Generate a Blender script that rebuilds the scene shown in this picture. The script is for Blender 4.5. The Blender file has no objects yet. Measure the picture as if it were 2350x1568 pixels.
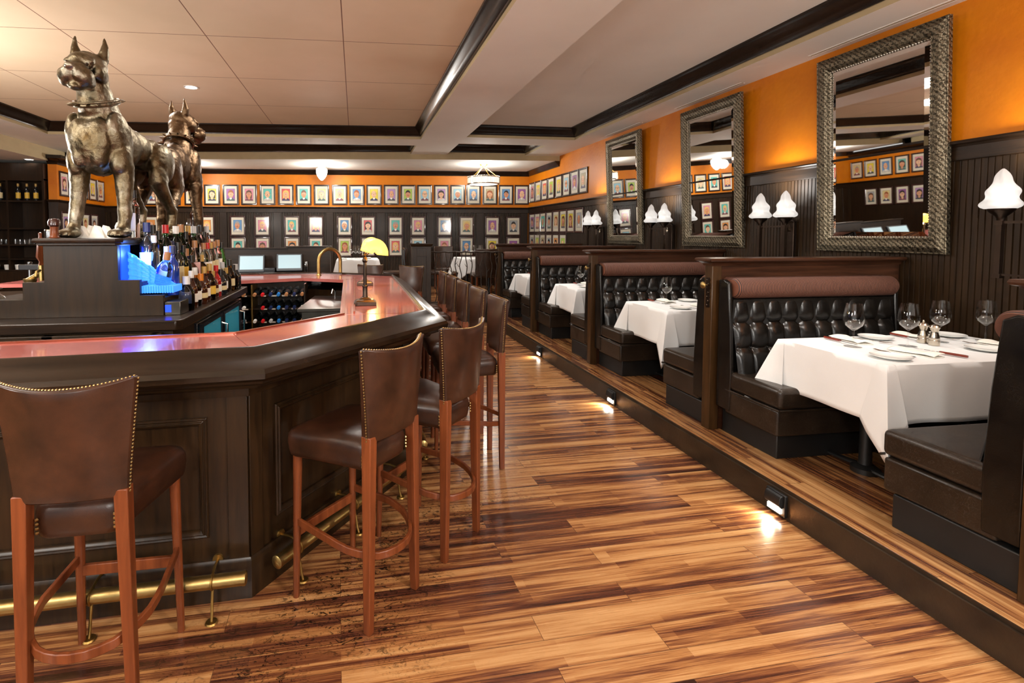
import bpy, bmesh, math, random
from mathutils import Vector, Matrix, Euler, noise
random.seed(7)
PI = math.pi
scene = bpy.context.scene
COL = scene.collection
def R(d): return math.radians(d)

# ------------------------------------------------------------------ mesh builder
class MB:
    def __init__(s):
        s.v, s.f, s.mi, s.M = [], [], [], None
    def add(s, vs, fs, mi=0):
        o = len(s.v)
        if s.M is not None: vs = [tuple(s.M @ Vector(v)) for v in vs]
        s.v += [tuple(v) for v in vs]
        s.f += [tuple(i + o for i in f) for f in fs]
        s.mi += [mi] * len(fs)
        return s
    def box(s, x0, y0, z0, x1, y1, z1, mi=0):
        vs = [(x0,y0,z0),(x1,y0,z0),(x1,y1,z0),(x0,y1,z0),(x0,y0,z1),(x1,y0,z1),(x1,y1,z1),(x0,y1,z1)]
        return s.add(vs, [(0,3,2,1),(4,5,6,7),(0,1,5,4),(1,2,6,5),(2,3,7,6),(3,0,4,7)], mi)
    def cbox(s, c, d, mi=0):
        return s.box(c[0]-d[0]/2,c[1]-d[1]/2,c[2]-d[2]/2,c[0]+d[0]/2,c[1]+d[1]/2,c[2]+d[2]/2, mi)
    def prism(s, poly, z0, z1, mi=0, top=None):
        n = len(poly); top = top or poly
        vs = [(p[0],p[1],z0) for p in poly] + [(p[0],p[1],z1) for p in top]
        fs = [tuple(range(n-1,-1,-1)), tuple(range(n,2*n))] + [(i,(i+1)%n,n+(i+1)%n,n+i) for i in range(n)]
        return s.add(vs, fs, mi)
    def loft(s, rings, mi=0, caps=True, closed=True, loop=False):
        n = len(rings[0]); vs = [p for r in rings for p in r]; fs = []
        m = len(rings)
        for k in range(m if loop else m-1):
            k2 = (k+1) % m
            for i in range(n if closed else n-1):
                j = (i+1) % n
                fs.append((k*n+i, k*n+j, k2*n+j, k2*n+i))
        if caps and closed and not loop:
            fs.append(tuple(range(n-1,-1,-1))); fs.append(tuple(range((m-1)*n, m*n)))
        return s.add(vs, fs, mi)
    def tube(s, pts, r, n=10, mi=0, loop=False, flat=None):
        pts = [Vector(p) for p in pts]; m = len(pts)
        rs = r if isinstance(r, (list, tuple)) else [r]*m
        rings = []; up = None
        for i, p in enumerate(pts):
            a = pts[(i-1) % m] if (loop or i > 0) else p
            b = pts[(i+1) % m] if (loop or i < m-1) else p
            t = (b-a); t = t.normalized() if t.length > 1e-9 else Vector((0,0,1))
            if up is None:
                up = Vector((0,0,1)) if abs(t.z) < .9 else Vector((0,1,0))
            u = t.cross(up)
            if u.length < 1e-6: u = t.orthogonal()
            u.normalize(); w = u.cross(t).normalized(); up = w
            fx, fz = flat or (1,1)
            rings.append([tuple(p + u*math.cos(2*PI*k/n)*rs[i]*fx + w*math.sin(2*PI*k/n)*rs[i]*fz) for k in range(n)])
        return s.loft(rings, mi, loop=loop)
    def lathe(s, prof, c=(0,0,0), n=24, mi=0, axis='z'):
        rings = []
        for r, z in prof:
            ring = []
            for k in range(n):
                a = 2*PI*k/n; x, y = r*math.cos(a), r*math.sin(a)
                p = (x,y,z) if axis == 'z' else ((x,z,y) if axis == 'y' else (z,x,y))
                ring.append((p[0]+c[0],p[1]+c[1],p[2]+c[2]))
            rings.append(ring)
        return s.loft(rings, mi)
    def ell(s, c, r, nu=16, nv=10, mi=0, rot=None):
        vs = []; M = rot or Matrix.Identity(3)
        for j in range(nv+1):
            ph = PI*j/nv - PI/2
            for i in range(nu):
                a = 2*PI*i/nu
                p = M @ Vector((r[0]*math.cos(ph)*math.cos(a), r[1]*math.cos(ph)*math.sin(a), r[2]*math.sin(ph)))
                vs.append((p.x+c[0],p.y+c[1],p.z+c[2]))
        fs = [(j*nu+i, j*nu+(i+1)%nu, (j+1)*nu+(i+1)%nu, (j+1)*nu+i) for j in range(nv) for i in range(nu)]
        return s.add(vs, fs, mi)
    def grid(s, fn, nu, nv, mi=0, flip=False):
        vs = [fn(i/nu, j/nv) for j in range(nv+1) for i in range(nu+1)]
        w = nu+1; fs = []
        for j in range(nv):
            for i in range(nu):
                q = (j*w+i, j*w+i+1, (j+1)*w+i+1, (j+1)*w+i)
                fs.append(q[::-1] if flip else q)
        return s.add(vs, fs, mi)
    def sweep(s, prof, path, mi=0, loop=False):
        """prof: list of (u outward, z); path: XY polyline, outward = right hand side of travel."""
        m = len(path); P = [Vector((p[0],p[1])) for p in path]; rings = []
        for i in range(m):
            if loop or 0 < i < m-1:
                d0 = (P[i]-P[(i-1) % m]).normalized(); d1 = (P[(i+1) % m]-P[i]).normalized()
            elif i == 0: d0 = d1 = (P[1]-P[0]).normalized()
            else: d0 = d1 = (P[i]-P[i-1]).normalized()
            n0 = Vector((d0.y,-d0.x)); n1 = Vector((d1.y,-d1.x))
            n = (n0+n1).normalized(); n = n/max(.2, n.dot(n0))
            rings.append([(P[i].x+n.x*u, P[i].y+n.y*u, z) for u, z in prof])
        return s.loft(rings, mi, loop=loop)
    def build(s, name, mats, parent=None, loc=None, rot=None, bevel=0, seg=2, smooth=35, sub=0):
        me = bpy.data.meshes.new(name); me.from_pydata(s.v, [], s.f)
        mats = mats if isinstance(mats, (list, tuple)) else [mats]
        for m in mats: me.materials.append(m)
        me.polygons.foreach_set('material_index', s.mi)
        bm = bmesh.new(); bm.from_mesh(me)
        bmesh.ops.remove_doubles(bm, verts=bm.verts, dist=1e-6)
        bmesh.ops.recalc_face_normals(bm, faces=bm.faces)
        bm.to_mesh(me); bm.free()
        if smooth:
            me.polygons.foreach_set('use_smooth', [True]*len(me.polygons))
            me.set_sharp_from_angle(angle=R(smooth))
        me.update()
        return link(name, me, parent, loc, rot, bevel, seg, sub)
def link(name, me, parent=None, loc=None, rot=None, bevel=0, seg=2, sub=0):
    o = bpy.data.objects.new(name, me); COL.objects.link(o)
    if parent is not None: o.parent = parent
    if loc is not None: o.location = loc
    if rot is not None: o.rotation_euler = rot
    if bevel:
        b = o.modifiers.new('bevel','BEVEL'); b.width = bevel; b.segments = seg; b.limit_method = 'ANGLE'; b.angle_limit = R(40)
        b.harden_normals = False
    if sub:
        m = o.modifiers.new('sub','SUBSURF'); m.levels = sub; m.render_levels = sub
    return o
def tag(o, label, cat, group=None, kind=None):
    if label: o['label'] = label
    if cat: o['category'] = cat
    if group: o['group'] = group
    if kind: o['kind'] = kind
    return o
def empty(name, loc=(0,0,0), rz=0, label=None, cat=None, group=None):
    o = bpy.data.objects.new(name, None); COL.objects.link(o)
    o.location = loc; o.rotation_euler = (0,0,rz); o.empty_display_size = .1
    return tag(o, label, cat, group)
def struct(o):
    o['kind'] = 'structure'; return o
def copy_tree(o, loc=None, rz=None, label=None, parent=None):
    c = o.copy(); COL.objects.link(c)
    if parent is not None: c.parent = parent
    if loc is not None: c.location = loc
    if rz is not None: c.rotation_euler = (0,0,rz)
    if label: c['label'] = label
    for ch in list(o.children): copy_tree(ch, parent=c)
    return c
ORD = ['first','second','third','fourth','fifth','sixth','seventh','eighth','ninth','tenth','eleventh','twelfth','thirteenth','fourteenth','fifteenth','sixteenth','seventeenth','eighteenth','nineteenth','twentieth','twenty-first','twenty-second','twenty-third','twenty-fourth']

# ------------------------------------------------------------------ materials
def srgb(r, g, b):
    f = lambda c: (c/255/12.92) if c/255 <= .04045 else ((c/255+.055)/1.055)**2.4
    return (f(r), f(g), f(b), 1)
class N:
    def __init__(s, name):
        s.m = bpy.data.materials.new(name); s.m.use_nodes = True
        s.t = s.m.node_tree; s.b = s.t.nodes['Principled BSDF']; s._c = None
    def n(s, typ, inp=None, **kw):
        x = s.t.nodes.new('ShaderNode'+typ)
        for k, v in kw.items(): setattr(x, k, v)
        for k, v in (inp or {}).items(): s.set(x.inputs[k], v)
        return x
    def set(s, sock, v):
        if isinstance(v, bpy.types.NodeSocket): s.t.links.new(v, sock)
        elif isinstance(v, bpy.types.Node): s.t.links.new(v.outputs[0], sock)
        else: sock.default_value = v
    def p(s, **kw):
        for k, v in kw.items(): s.set(s.b.inputs[k.replace('_',' ')], v)
        return s
    def co(s, out='Object', scale=(1,1,1), rot=(0,0,0), loc=(0,0,0)):
        tc = s.n('TexCoord'); mp = s.n('Mapping', {0: tc.outputs[out], 'Scale': scale, 'Rotation': rot, 'Location': loc})
        return mp.outputs[0]
    def noise(s, vec, scale=5, detail=4, rough=.55, dist=0):
        return s.n('TexNoise', {'Vector': vec, 'Scale': scale, 'Detail': detail, 'Roughness': rough, 'Distortion': dist}).outputs['Fac']
    def ramp(s, fac, stops):
        r = s.n('ValToRGB', {0: fac}); e = r.color_ramp.elements
        while len(e) < len(stops): e.new(.5)
        for i, (p, c) in enumerate(stops):
            e[i].position = p; e[i].color = c if len(c) == 4 else (*c, 1)
        return r.outputs[0]
    def math(s, op, a, b=0.0, clamp=False):
        x = s.n('Math', {0: a, 1: b}, operation=op, use_clamp=clamp); return x.outputs[0]
    def mix(s, fac, a, b, blend='MIX'):
        x = s.n('Mix', data_type='RGBA', blend_type=blend)
        s.set(x.inputs[0], fac); s.set(x.inputs[6], a); s.set(x.inputs[7], b); return x.outputs[2]
    def bump(s, h, strength=.3, dist=.01):
        b = s.n('Bump', {'Height': h, 'Strength': strength, 'Distance': dist}); s.set(s.b.inputs['Normal'], b.outputs[0]); return s
def simple(name, col, rough=.5, metal=0, coat=0, var=0, vscale=6, bump=0, bscale=60, emis=None, estr=0, spec=None, stretch=(1,1,1), sheen=0):
    k = N(name); c = col if len(col) == 4 else (*col, 1)
    k.p(Base_Color=c, Roughness=rough, Metallic=metal, Coat_Weight=coat)
    if coat: k.p(Coat_Roughness=.08)
    if spec is not None: k.p(Specular_IOR_Level=spec)
    if sheen: k.p(Sheen_Weight=sheen)
    if var:
        f = k.noise(k.co(scale=stretch), vscale, 5)
        a = tuple(max(0,x*(1-var)) for x in c[:3])+(1,); b = tuple(min(1,x*(1+var)) for x in c[:3])+(1,)
        k.p(Base_Color=k.ramp(f, [(.3,a),(.7,b)]))
    if bump: k.bump(k.noise(k.co(), bscale, 3), bump)
    if emis: k.p(Emission_Color=emis if len(emis)==4 else (*emis,1), Emission_Strength=estr)
    return k.m
def wood(name, dark, light, rough=.35, coat=.2, axis='z', scale=3.0, stretch=14):
    k = N(name); sc = {'x':(1,stretch,stretch),'y':(stretch,1,stretch),'z':(stretch,stretch,1)}[axis]
    v = k.co(scale=sc)
    f = k.noise(v, scale, 6, .6, .6); g = k.noise(k.co(), 1.7, 3)
    c = k.ramp(f, [(.3,dark),(.72,light)]); c = k.mix(k.math('MULTIPLY', g, .55), c, dark)
    k.p(Base_Color=c, Roughness=rough, Coat_Weight=coat*.6, Coat_Roughness=.15, Specular_IOR_Level=.28).bump(f, .06, .002); return k.m
def glass(name, col=(1,1,1), rough=0.0, ior=1.45):
    k = N(name); k.p(Base_Color=(*col,1), Roughness=rough, IOR=ior, Transmission_Weight=1.0); return k.m

def mk_floor(name, rotz=0, pw=.128, pl=1.25, tone=1.0, wear=True):
    k = N(name); v = k.co(rot=(0,0,rotz))
    br = k.n('TexBrick', {'Vector': v, 'Color1': (0,0,0,1), 'Color2': (1,1,1,1), 'Mortar': (.5,.5,.5,1), 'Scale': 1.0, 'Mortar Size': .0011, 'Mortar Smooth': .2, 'Bias': 0.0, 'Brick Width': pl, 'Row Height': pw}, offset=.37, offset_frequency=2, squash=1)
    rnd = k.n('SeparateColor', {0: br.outputs[0]}).outputs[0]
    off = k.n('CombineXYZ', {0: k.math('MULTIPLY', rnd, 37.0), 1: k.math('MULTIPLY', rnd, 91.0), 2: 0.0})
    vv = k.n('VectorMath', {0: v, 1: off.outputs[0]}, operation='ADD').outputs[0]
    def st(x, y): return k.n('Mapping', {0: vv, 'Scale': (x, y, 1)}).outputs[0]
    strip = k.noise(st(.75, 21.), 1.0, 3, .5, .35)
    band = k.noise(st(1.7, 58.), 1.0, 3, .6, 1.1)
    fine = k.noise(st(4.0, 230.), 1.0, 3, .7, .5)
    a = k.math('ADD', k.math('MULTIPLY', strip, .52), k.math('MULTIPLY', band, .34))
    a = k.math('ADD', a, k.math('MULTIPLY', fine, .24))
    b2 = k.n('TexBrick', {'Vector': v, 'Color1': (0,0,0,1), 'Color2': (1,1,1,1), 'Mortar': (.5,.5,.5,1), 'Scale': 1.0, 'Mortar Size': 0.0, 'Bias': 0.0, 'Brick Width': .83, 'Row Height': pw/3}, offset=.41, offset_frequency=2)
    rnd2 = k.n('SeparateColor', {0: b2.outputs[0]}).outputs[0]
    a = k.math('ADD', a, k.math('MULTIPLY', k.math('SUBTRACT', rnd2, .5), .10))
    a = k.math('ADD', a, k.math('MULTIPLY', k.math('SUBTRACT', rnd, .5), .10))
    t = tone
    S = lambda r,g,b: tuple(x*t for x in srgb(r,g,b)[:3])+(1,)
    c = k.ramp(a, [(.36,S(44,22,14)),(.45,S(80,43,30)),(.515,S(112,67,40)),(.575,S(156,106,62)),(.68,S(184,138,90))])
    c = k.mix(k.math('MULTIPLY', br.outputs[1], .75), c, S(30,16,10))
    if wear:
        # dark scuffs where the stools are dragged along the bar
        w = k.noise(k.co(scale=(14,26,1), rot=(0,0,.55)), 1.6, 8, .68, 1.2)
        w2 = k.noise(k.co(scale=(60,60,1)), 1.2, 6, .7)
        ww = k.math('MAXIMUM', k.math('MULTIPLY', k.math('SUBTRACT', w, .535), 14.0, True), k.math('MULTIPLY', k.math('SUBTRACT', w2, .56), 12.0, True))
        sp = k.n('SeparateXYZ', {0: k.co()})
        # distance in front of the angled bar face and of the front bar face
        d1 = k.math('ADD', k.math('MULTIPLY', sp.outputs[0], .795), k.math('MULTIPLY', sp.outputs[1], -.606))
        d1 = k.math('ADD', d1, 1.74)
        r1 = k.math('SUBTRACT', 1.0, k.math('MULTIPLY', k.math('ABSOLUTE', k.math('SUBTRACT', d1, .42)), 1.75), True)
        far = k.math('SUBTRACT', 1.0, k.math('MULTIPLY', k.math('SUBTRACT', sp.outputs[1], 2.6), .9), True)
        r1 = k.math('MULTIPLY', k.math('MULTIPLY', r1, 1.6, True), far)
        r2 = k.n('TexNoise', {'Vector': k.co(), 'Scale': 3.2, 'Detail': 2}).outputs['Fac']
        r1 = k.math('MULTIPLY', r1, k.math('MULTIPLY', k.math('SUBTRACT', r2, .34), 5.0, True))
        r1 = k.math('MAXIMUM', r1, .05)
        c = k.mix(k.math('MULTIPLY', ww, r1, True), c, srgb(30,18,12))
    k.p(Base_Color=c, Roughness=k.math('ADD', k.math('MULTIPLY', fine, .16), .17), Coat_Weight=.25, Coat_Roughness=.15)
    k.bump(k.math('SUBTRACT', k.math('MULTIPLY', fine, .25), br.outputs[1]), .18, .0012)
    return k.m
M = {}
M['floor'] = mk_floor('zebra_plank_floor', R(-2))
M['floor_side'] = mk_floor('zebra_plank_platform', R(90), tone=.85, wear=False)
M['dark'] = wood('espresso_wood', srgb(26,16,8), srgb(56,37,20), .38, .06, 'z')
M['darkx'] = wood('espresso_wood_across', srgb(24,16,10), srgb(54,37,23), .32, .18, 'x')
M['darky'] = wood('espresso_wood_along', srgb(24,16,10), srgb(54,37,23), .32, .18, 'y')
M['bead'] = wood('espresso_beadboard', srgb(33,22,11), srgb(62,43,24), .4, .08, 'z', 2.0)
M['crown'] = wood('black_brown_crown', srgb(20,13,9), srgb(44,30,22), .25, .4, 'x', 2.0)
M['booth'] = wood('booth_wood', srgb(40,23,14), srgb(82,50,33), .3, .25, 'x', 2.2)
M['post'] = wood('booth_post_wood', srgb(48,32,16), srgb(82,55,28), .35, .2, 'z')
M['barw'] = wood('bar_panel_wood', srgb(24,15,7), srgb(58,38,19), .34, .18, 'z', 2.4)
M['barrail'] = wood('bar_rail_wood', srgb(21,14,9), srgb(48,33,21), .24, .35, 'x', 1.6)
M['stoolw'] = wood('cherry_wood', srgb(88,42,20), srgb(136,72,38), .36, .2, 'z', 2.0)
M['island'] = wood('back_bar_wood', srgb(26,17,7), srgb(52,35,15), .42, .05, 'z', 2.0)
M['riser'] = simple('worn_black_riser', srgb(46,34,22), .38, var=.5, vscale=5, bump=.1)
M['black'] = simple('black_paint', (.008,.008,.008), .45, var=.3)
M['blackgloss'] = simple('black_plastic', (.01,.01,.012), .3, var=.1)
def mk_orange():
    k = N('embossed_orange_wallpaper'); v = k.co()
    f = k.noise(v, 2.2, 5, .6); vo = k.n('TexVoronoi', {'Vector': v, 'Scale': 24.0}, feature='SMOOTH_F1').outputs[0]
    g = k.noise(v, 55, 4, .6)
    k.p(Base_Color=k.ramp(f, [(.25,srgb(194,104,4)),(.75,srgb(216,128,10))]), Roughness=.46, Specular_IOR_Level=.3)
    k.bump(k.math('ADD', vo, k.math('MULTIPLY', g, .5)), .22, .006); return k.m
M['orange'] = mk_orange()
M['cream'] = simple('cream_ceiling_paint', srgb(234,229,221), .75, var=.03, vscale=1.5)
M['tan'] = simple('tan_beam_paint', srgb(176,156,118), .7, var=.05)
M['blush'] = simple('blush_ceiling_paint', srgb(214,188,172), .7, var=.03, vscale=1.2)
def mk_leather(name, c0, c1, rough, bs=240, bst=.12, vein=0):
    k = N(name); f = k.noise(k.co(), 7, 6, .62); g = k.noise(k.co(), bs, 4, .6)
    c = k.ramp(f, [(.3,c0),(.7,c1)])
    if vein:
        vo = k.n('TexVoronoi', {'Vector': k.n('VectorMath', {0: k.co(), 1: k.n('TexNoise', {'Vector': k.co(), 'Scale': 9.0}).outputs[1]}, operation='ADD').outputs[0], 'Scale': 16.0}, feature='DISTANCE_TO_EDGE').outputs[0]
        e = k.math('SUBTRACT', 1.0, k.math('MULTIPLY', vo, 30.0, True))
        c = k.mix(k.math('MULTIPLY', k.math('MULTIPLY', e, f), vein, True), c, srgb(96,92,88))
    k.p(Base_Color=c, Roughness=k.math('ADD', k.math('MULTIPLY', f, .14), rough-.07), Coat_Weight=.06, Coat_Roughness=.2, Specular_IOR_Level=.4)
    k.bump(k.math('ADD', g, k.math('MULTIPLY', f, 1.5)), bst, .003); return k.m
M['leather'] = mk_leather('brown_leather', srgb(30,16,10), srgb(66,37,22), .34)
M['leather_dk'] = mk_leather('dark_brown_leather', srgb(38,24,17), srgb(64,42,28), .3)
M['bleather'] = mk_leather('black_booth_leather', srgb(13,11,10), srgb(26,22,18), .22, vein=.12)
M['sleather'] = mk_leather('booth_seat_leather', srgb(26,20,15), srgb(46,35,25), .3, vein=.55)
def mk_stripe():
    k = N('ribbed_rust_fabric'); w = k.n('TexWave', {'Vector': k.co(), 'Scale': 26.0, 'Distortion': 0.0, 'Detail': 0.0}, wave_type='BANDS', bands_direction='X', wave_profile='SIN').outputs[1]
    k.p(Base_Color=k.ramp(w, [(.25,srgb(42,22,15)),(.8,srgb(112,66,46))]), Roughness=.7); k.bump(w, .5, .004); return k.m
M['stripe'] = mk_stripe()
M['brass'] = simple('aged_brass', srgb(172,146,92), .36, 1, var=.25, vscale=9, bump=.05)
M['brassdull'] = simple('dull_brass', srgb(158,126,70), .42, 1, var=.3, vscale=12)
M['brassdk'] = simple('dark_bronze_metal', srgb(70,58,50), .35, 1, var=.2)
M['nail'] = simple('brass_nailhead', srgb(170,140,90), .3, 1)
def mk_bronze(nm, a, b, c):
    k = N(nm); f = k.noise(k.co(), 6, 6, .65); g = k.noise(k.co(), 45, 5, .65)
    k.p(Base_Color=k.ramp(f, [(.3,a),(.52,b),(.75,c)]), Metallic=1.0, Roughness=k.math('ADD', k.math('MULTIPLY', g, .3), .2))
    k.bump(k.math('ADD', g, f), .35, .012); return k.m
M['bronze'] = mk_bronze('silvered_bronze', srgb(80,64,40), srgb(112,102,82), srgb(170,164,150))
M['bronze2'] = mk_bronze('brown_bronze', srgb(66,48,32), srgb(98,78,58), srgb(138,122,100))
def mk_copper():
    k = N('lacquered_copper'); f = k.noise(k.co(scale=(1,1,1)), 4, 6, .6); g = k.noise(k.co(), 30, 4)
    k.p(Base_Color=k.ramp(f, [(.3,srgb(182,96,90)),(.7,srgb(204,120,112))]), Metallic=.35, Roughness=k.math('ADD', k.math('MULTIPLY', g, .14), .17), Coat_Weight=.6, Coat_Roughness=.06)
    k.bump(f, .06, .01); return k.m
M['copper'] = mk_copper()
M['copperdk'] = simple('copper_edge', srgb(150,74,50), .3, .5, coat=.3, var=.2)
M['steel'] = simple('brushed_steel', srgb(104,102,96), .3, 1, var=.15, stretch=(2,40,2))
M['chrome'] = simple('chrome', srgb(220,220,220), .08, 1, var=.02)
M['nickel'] = simple('satin_nickel', srgb(206,196,180), .22, 1, var=.05)
M['cloth'] = simple('white_linen', srgb(234,235,235), .8, bump=.12, bscale=420, var=.02, sheen=.2)
M['cloth2'] = simple('white_napkin', srgb(242,238,228), .8, bump=.1, bscale=300, var=.02)
M['china'] = simple('white_china', srgb(240,240,236), .12, coat=.5, var=.01)
M['redwood'] = simple('red_knife_handle', srgb(120,42,26), .35, coat=.3, var=.25, vscale=20)
def thin_glass(name, tint=(.97,.98,.98), ior=1.5):
    k = N(name); tr = k.n('BsdfTransparent', {0: (*tint,1)}); gl = k.n('BsdfGlossy', {'Color': (1,1,1,1), 'Roughness': .01}); lw = k.n('LayerWeight', {'Blend': .5}); fr = k.n('Math', {0: k.math('MULTIPLY', k.math('POWER', lw.outputs['Facing'], 3.0), .75), 1: .035}, operation='ADD'); mx = k.n('MixShader')
    k.t.links.new(fr.outputs[0], mx.inputs[0]); k.t.links.new(tr.outputs[0], mx.inputs[1]); k.t.links.new(gl.outputs[0], mx.inputs[2]); k.t.links.new(mx.outputs[0], k.t.nodes['Material Output'].inputs[0]); return k.m
M['glass'] = thin_glass('clear_glass')
M['mirror'] = simple('mirror_silver', (.86,.87,.86), .015, 1, var=.01)
def mk_pewter():
    k = N('embossed_pewter_frame'); v = k.co()
    w = k.n('TexWave', {'Vector': v, 'Scale': 16.0, 'Distortion': 5.0, 'Detail': 2.0, 'Detail Scale': 5.0}, wave_type='BANDS', bands_direction='DIAGONAL').outputs[1]
    vo = k.n('TexVoronoi', {'Vector': v, 'Scale': 60.0}, feature='SMOOTH_F1').outputs[0]
    h = k.math('ADD', w, k.math('MULTIPLY', vo, .7))
    k.p(Base_Color=k.ramp(h, [(.3,srgb(60,54,42)),(1.0,srgb(134,124,104))]), Metallic=.85, Roughness=.36); k.bump(h, .6, .004); return k.m
M['pewter'] = mk_pewter()
M['silverlip'] = simple('silver_lip', srgb(200,194,180), .3, .8, var=.1)
M['mahog'] = simple('mahogany_frame', srgb(56,22,18), .28, coat=.5, var=.3, vscale=10)
M['mahogdk'] = simple('dark_mahogany_frame', srgb(40,18,14), .28, coat=.5, var=.3, vscale=10)
M['mat'] = simple('ivory_mat_board', srgb(214,208,190), .5, coat=.55, var=.02)
def emis(name, col, s, base=None):
    return simple(name, base or col, .4, emis=col, estr=s)
def mk_flame():
    k = N('lit_frosted_flame_glass'); t = k.n('BsdfTranslucent', {0: (.92,.92,.92,1)}); a = k.n('MixShader'); k.t.links.new(k.b.outputs[0], a.inputs[1]); k.t.links.new(t.outputs[0], a.inputs[2]); a.inputs[0].default_value = .6
    k.p(Base_Color=(.85,.85,.85,1), Roughness=.25, Emission_Color=(1,.98,.95,1), Emission_Strength=.06); k.bump(k.noise(k.co(scale=(1,1,.4)), 30, 3), .4, .01)
    k.t.links.new(a.outputs[0], k.t.nodes['Material Output'].inputs[0]); return k.m
M['flame'] = mk_flame()
M['lampwhite'] = emis('lit_opal_glass', (1,.96,.88), 7)
M['can'] = emis('lit_downlight', (1,.98,.95), 14)
M['step'] = emis('lit_step_lens', (1,.93,.78), 14)
M['amber'] = emis('lit_amber_mica', srgb(255,196,74), 2.6)
M['blueled'] = emis('blue_led', srgb(14,50,255), 2.2)
M['bluelens'] = emis('lit_blue_lens', srgb(60,140,255), .75)
M['screen'] = emis('pos_screen', srgb(150,176,186), .38)
M['fridgeglow'] = emis('lit_fridge_interior', srgb(40,120,140), .22)
M['iron'] = simple('wrought_iron', srgb(58,50,44), .5, .7, var=.3)
M['grey'] = simple('grey_plastic', srgb(60,66,72), .4, var=.1)
M['paper'] = simple('paper_tag', srgb(210,206,196), .7, var=.03)
# ------------------------------------------------------------------ camera
cam = bpy.data.cameras.new('camera'); camo = bpy.data.objects.new('camera', cam); COL.objects.link(camo)
cam.sensor_width = 36; cam.lens = 1150*36/2350; cam.shift_x = (1175-980)/2350; cam.shift_y = -(784-592.18)/2350
cam.clip_start = .05
camo.location = (0,0,1.6); camo.rotation_euler = (R(90-2.6976), 0, R(-8.1073)); scene.camera = camo

# ------------------------------------------------------------------ floor and platforms
MB().box(-9,-3.2,-.1,2.4,12.6,0).build('floor', M['floor'])['kind'] = 'structure'
f = MB().box(2.4,-3.2,-.1,4.2,8.86,.165).build('floor_platform', M['floor_side'], bevel=.004); struct(f)
MB().box(2.375,-3.2,.0,2.4,8.86,.15).build('trim_step_riser', M['riser'])['kind'] = 'structure'
MB().sweep([(0,.145),(.012,.148),(.016,.156),(.012,.164),(0,.168)], [(2.388,-3.2),(2.388,8.86)]).build('trim_step_nosing', M['riser'])['kind'] = 'structure'
f = MB().box(-5.7,8.86,-.1,4.2,12.7,.36).build('floor_dining', M['floor']); struct(f)
MB().box(-5.7,8.83,0,2.37,8.858,.36).build('trim_dining_riser', M['riser'])['kind'] = 'structure'

# ------------------------------------------------------------------ walls
WX, ANG = 4.15, math.atan(.0684)
def BW(x, d=0):      # point on the back wall; x metres left of the right corner (negative), d into the room
    c, s = math.cos(-ANG), math.sin(-ANG)
    return (WX + c*x + s*(d), 11.7 + s*x - c*d)
def beadstrip(mb, L, z0, z1, step=.037, x0=0.0):
    """beadboard in local frame: runs along +x, faces -y."""
    n = int(L/step); pr = []
    for i in range(n):
        a = x0 + i*step
        pr += [(a,0),(a+step-.009,0),(a+step-.006,.006),(a+step-.004,.0),(a+step-.002,.006)]
    pr.append((x0+n*step,0))
    vs = [(x,y,z0) for x,y in pr] + [(x,y,z1) for x,y in pr]; m = len(pr)
    mb.add(vs, [(i,i+1,m+i+1,m+i) for i in range(m-1)])
    return mb
w = MB().box(WX+.012,-3.2,0,WX+.2,12.0,2.24).box(WX,-3.2,2.24,WX+.2,12.0,3.4).build('wall_right', M['orange']); struct(w)
b = beadstrip(MB(), 14.9, .165, 2.115).build('wall_right_beadboard', M['bead'], loc=(WX,11.7,0), rot=(0,0,R(-90)), smooth=0); struct(b)
MB().box(WX-.022,-3.2,2.11,WX+.02,11.7,2.205).build('trim_rail_right', M['darky'], bevel=.004)['kind'] = 'structure'
MB().sweep([(0,2.2),(.02,2.2),(.03,2.215),(.055,2.222),(.06,2.232),(.055,2.243),(0,2.246)], [(WX,11.7),(WX,-3.2)]).build('trim_cap_right', M['darky'])['kind'] = 'structure'
# back wall, built in its own frame: x from -9.84 to 0, faces local -y
rzb = -ANG; ob = (WX,11.7,0); LB = 9.84
w = MB().box(-LB,.01,0,.3,.2,2.24).box(-LB,0,2.24,.3,.2,3.4).build('wall_back', M['orange'], loc=ob, rot=(0,0,rzb)); struct(w)
b = beadstrip(MB(), LB, .36, 2.115, x0=-LB).build('wall_back_beadboard', M['bead'], loc=ob, rot=(0,0,rzb), smooth=0); struct(b)
mb = MB().box(-LB,-.022,2.11,0,.02,2.205)
for sx in (-.11,-1.19,-2.38,-3.56,-4.76,-5.96,-7.2,-8.4,-9.6): mb.box(sx-.085,-.02,.36,sx+.085,.02,2.11)
mb.box(-LB,-.02,.36,0,.02,.55)
mb.build('trim_rail_back', M['dark'], loc=ob, rot=(0,0,rzb), bevel=.004)['kind'] = 'structure'
cap = [(0,2.2),(.02,2.2),(.03,2.215),(.055,2.222),(.06,2.232),(.055,2.243),(0,2.246)]
MB().sweep(cap, [(-LB,0),(0,0)]).build('trim_cap_back', M['darkx'], loc=ob, rot=(0,0,rzb))['kind'] = 'structure'
wcrown = [(0,2.99),(.018,2.99),(.022,3.005),(.05,3.03),(.085,3.075),(.10,3.085),(.10,3.1),(0,3.1)]
MB().sweep(wcrown, [(-LB,0),(0,0)]).build('trim_crown_back', M['crown'], loc=ob, rot=(0,0,rzb))['kind'] = 'structure'
MB().sweep(wcrown, [(WX,11.7),(WX,9.86)]).build('trim_crown_right', M['crown'])['kind'] = 'structure'
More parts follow.
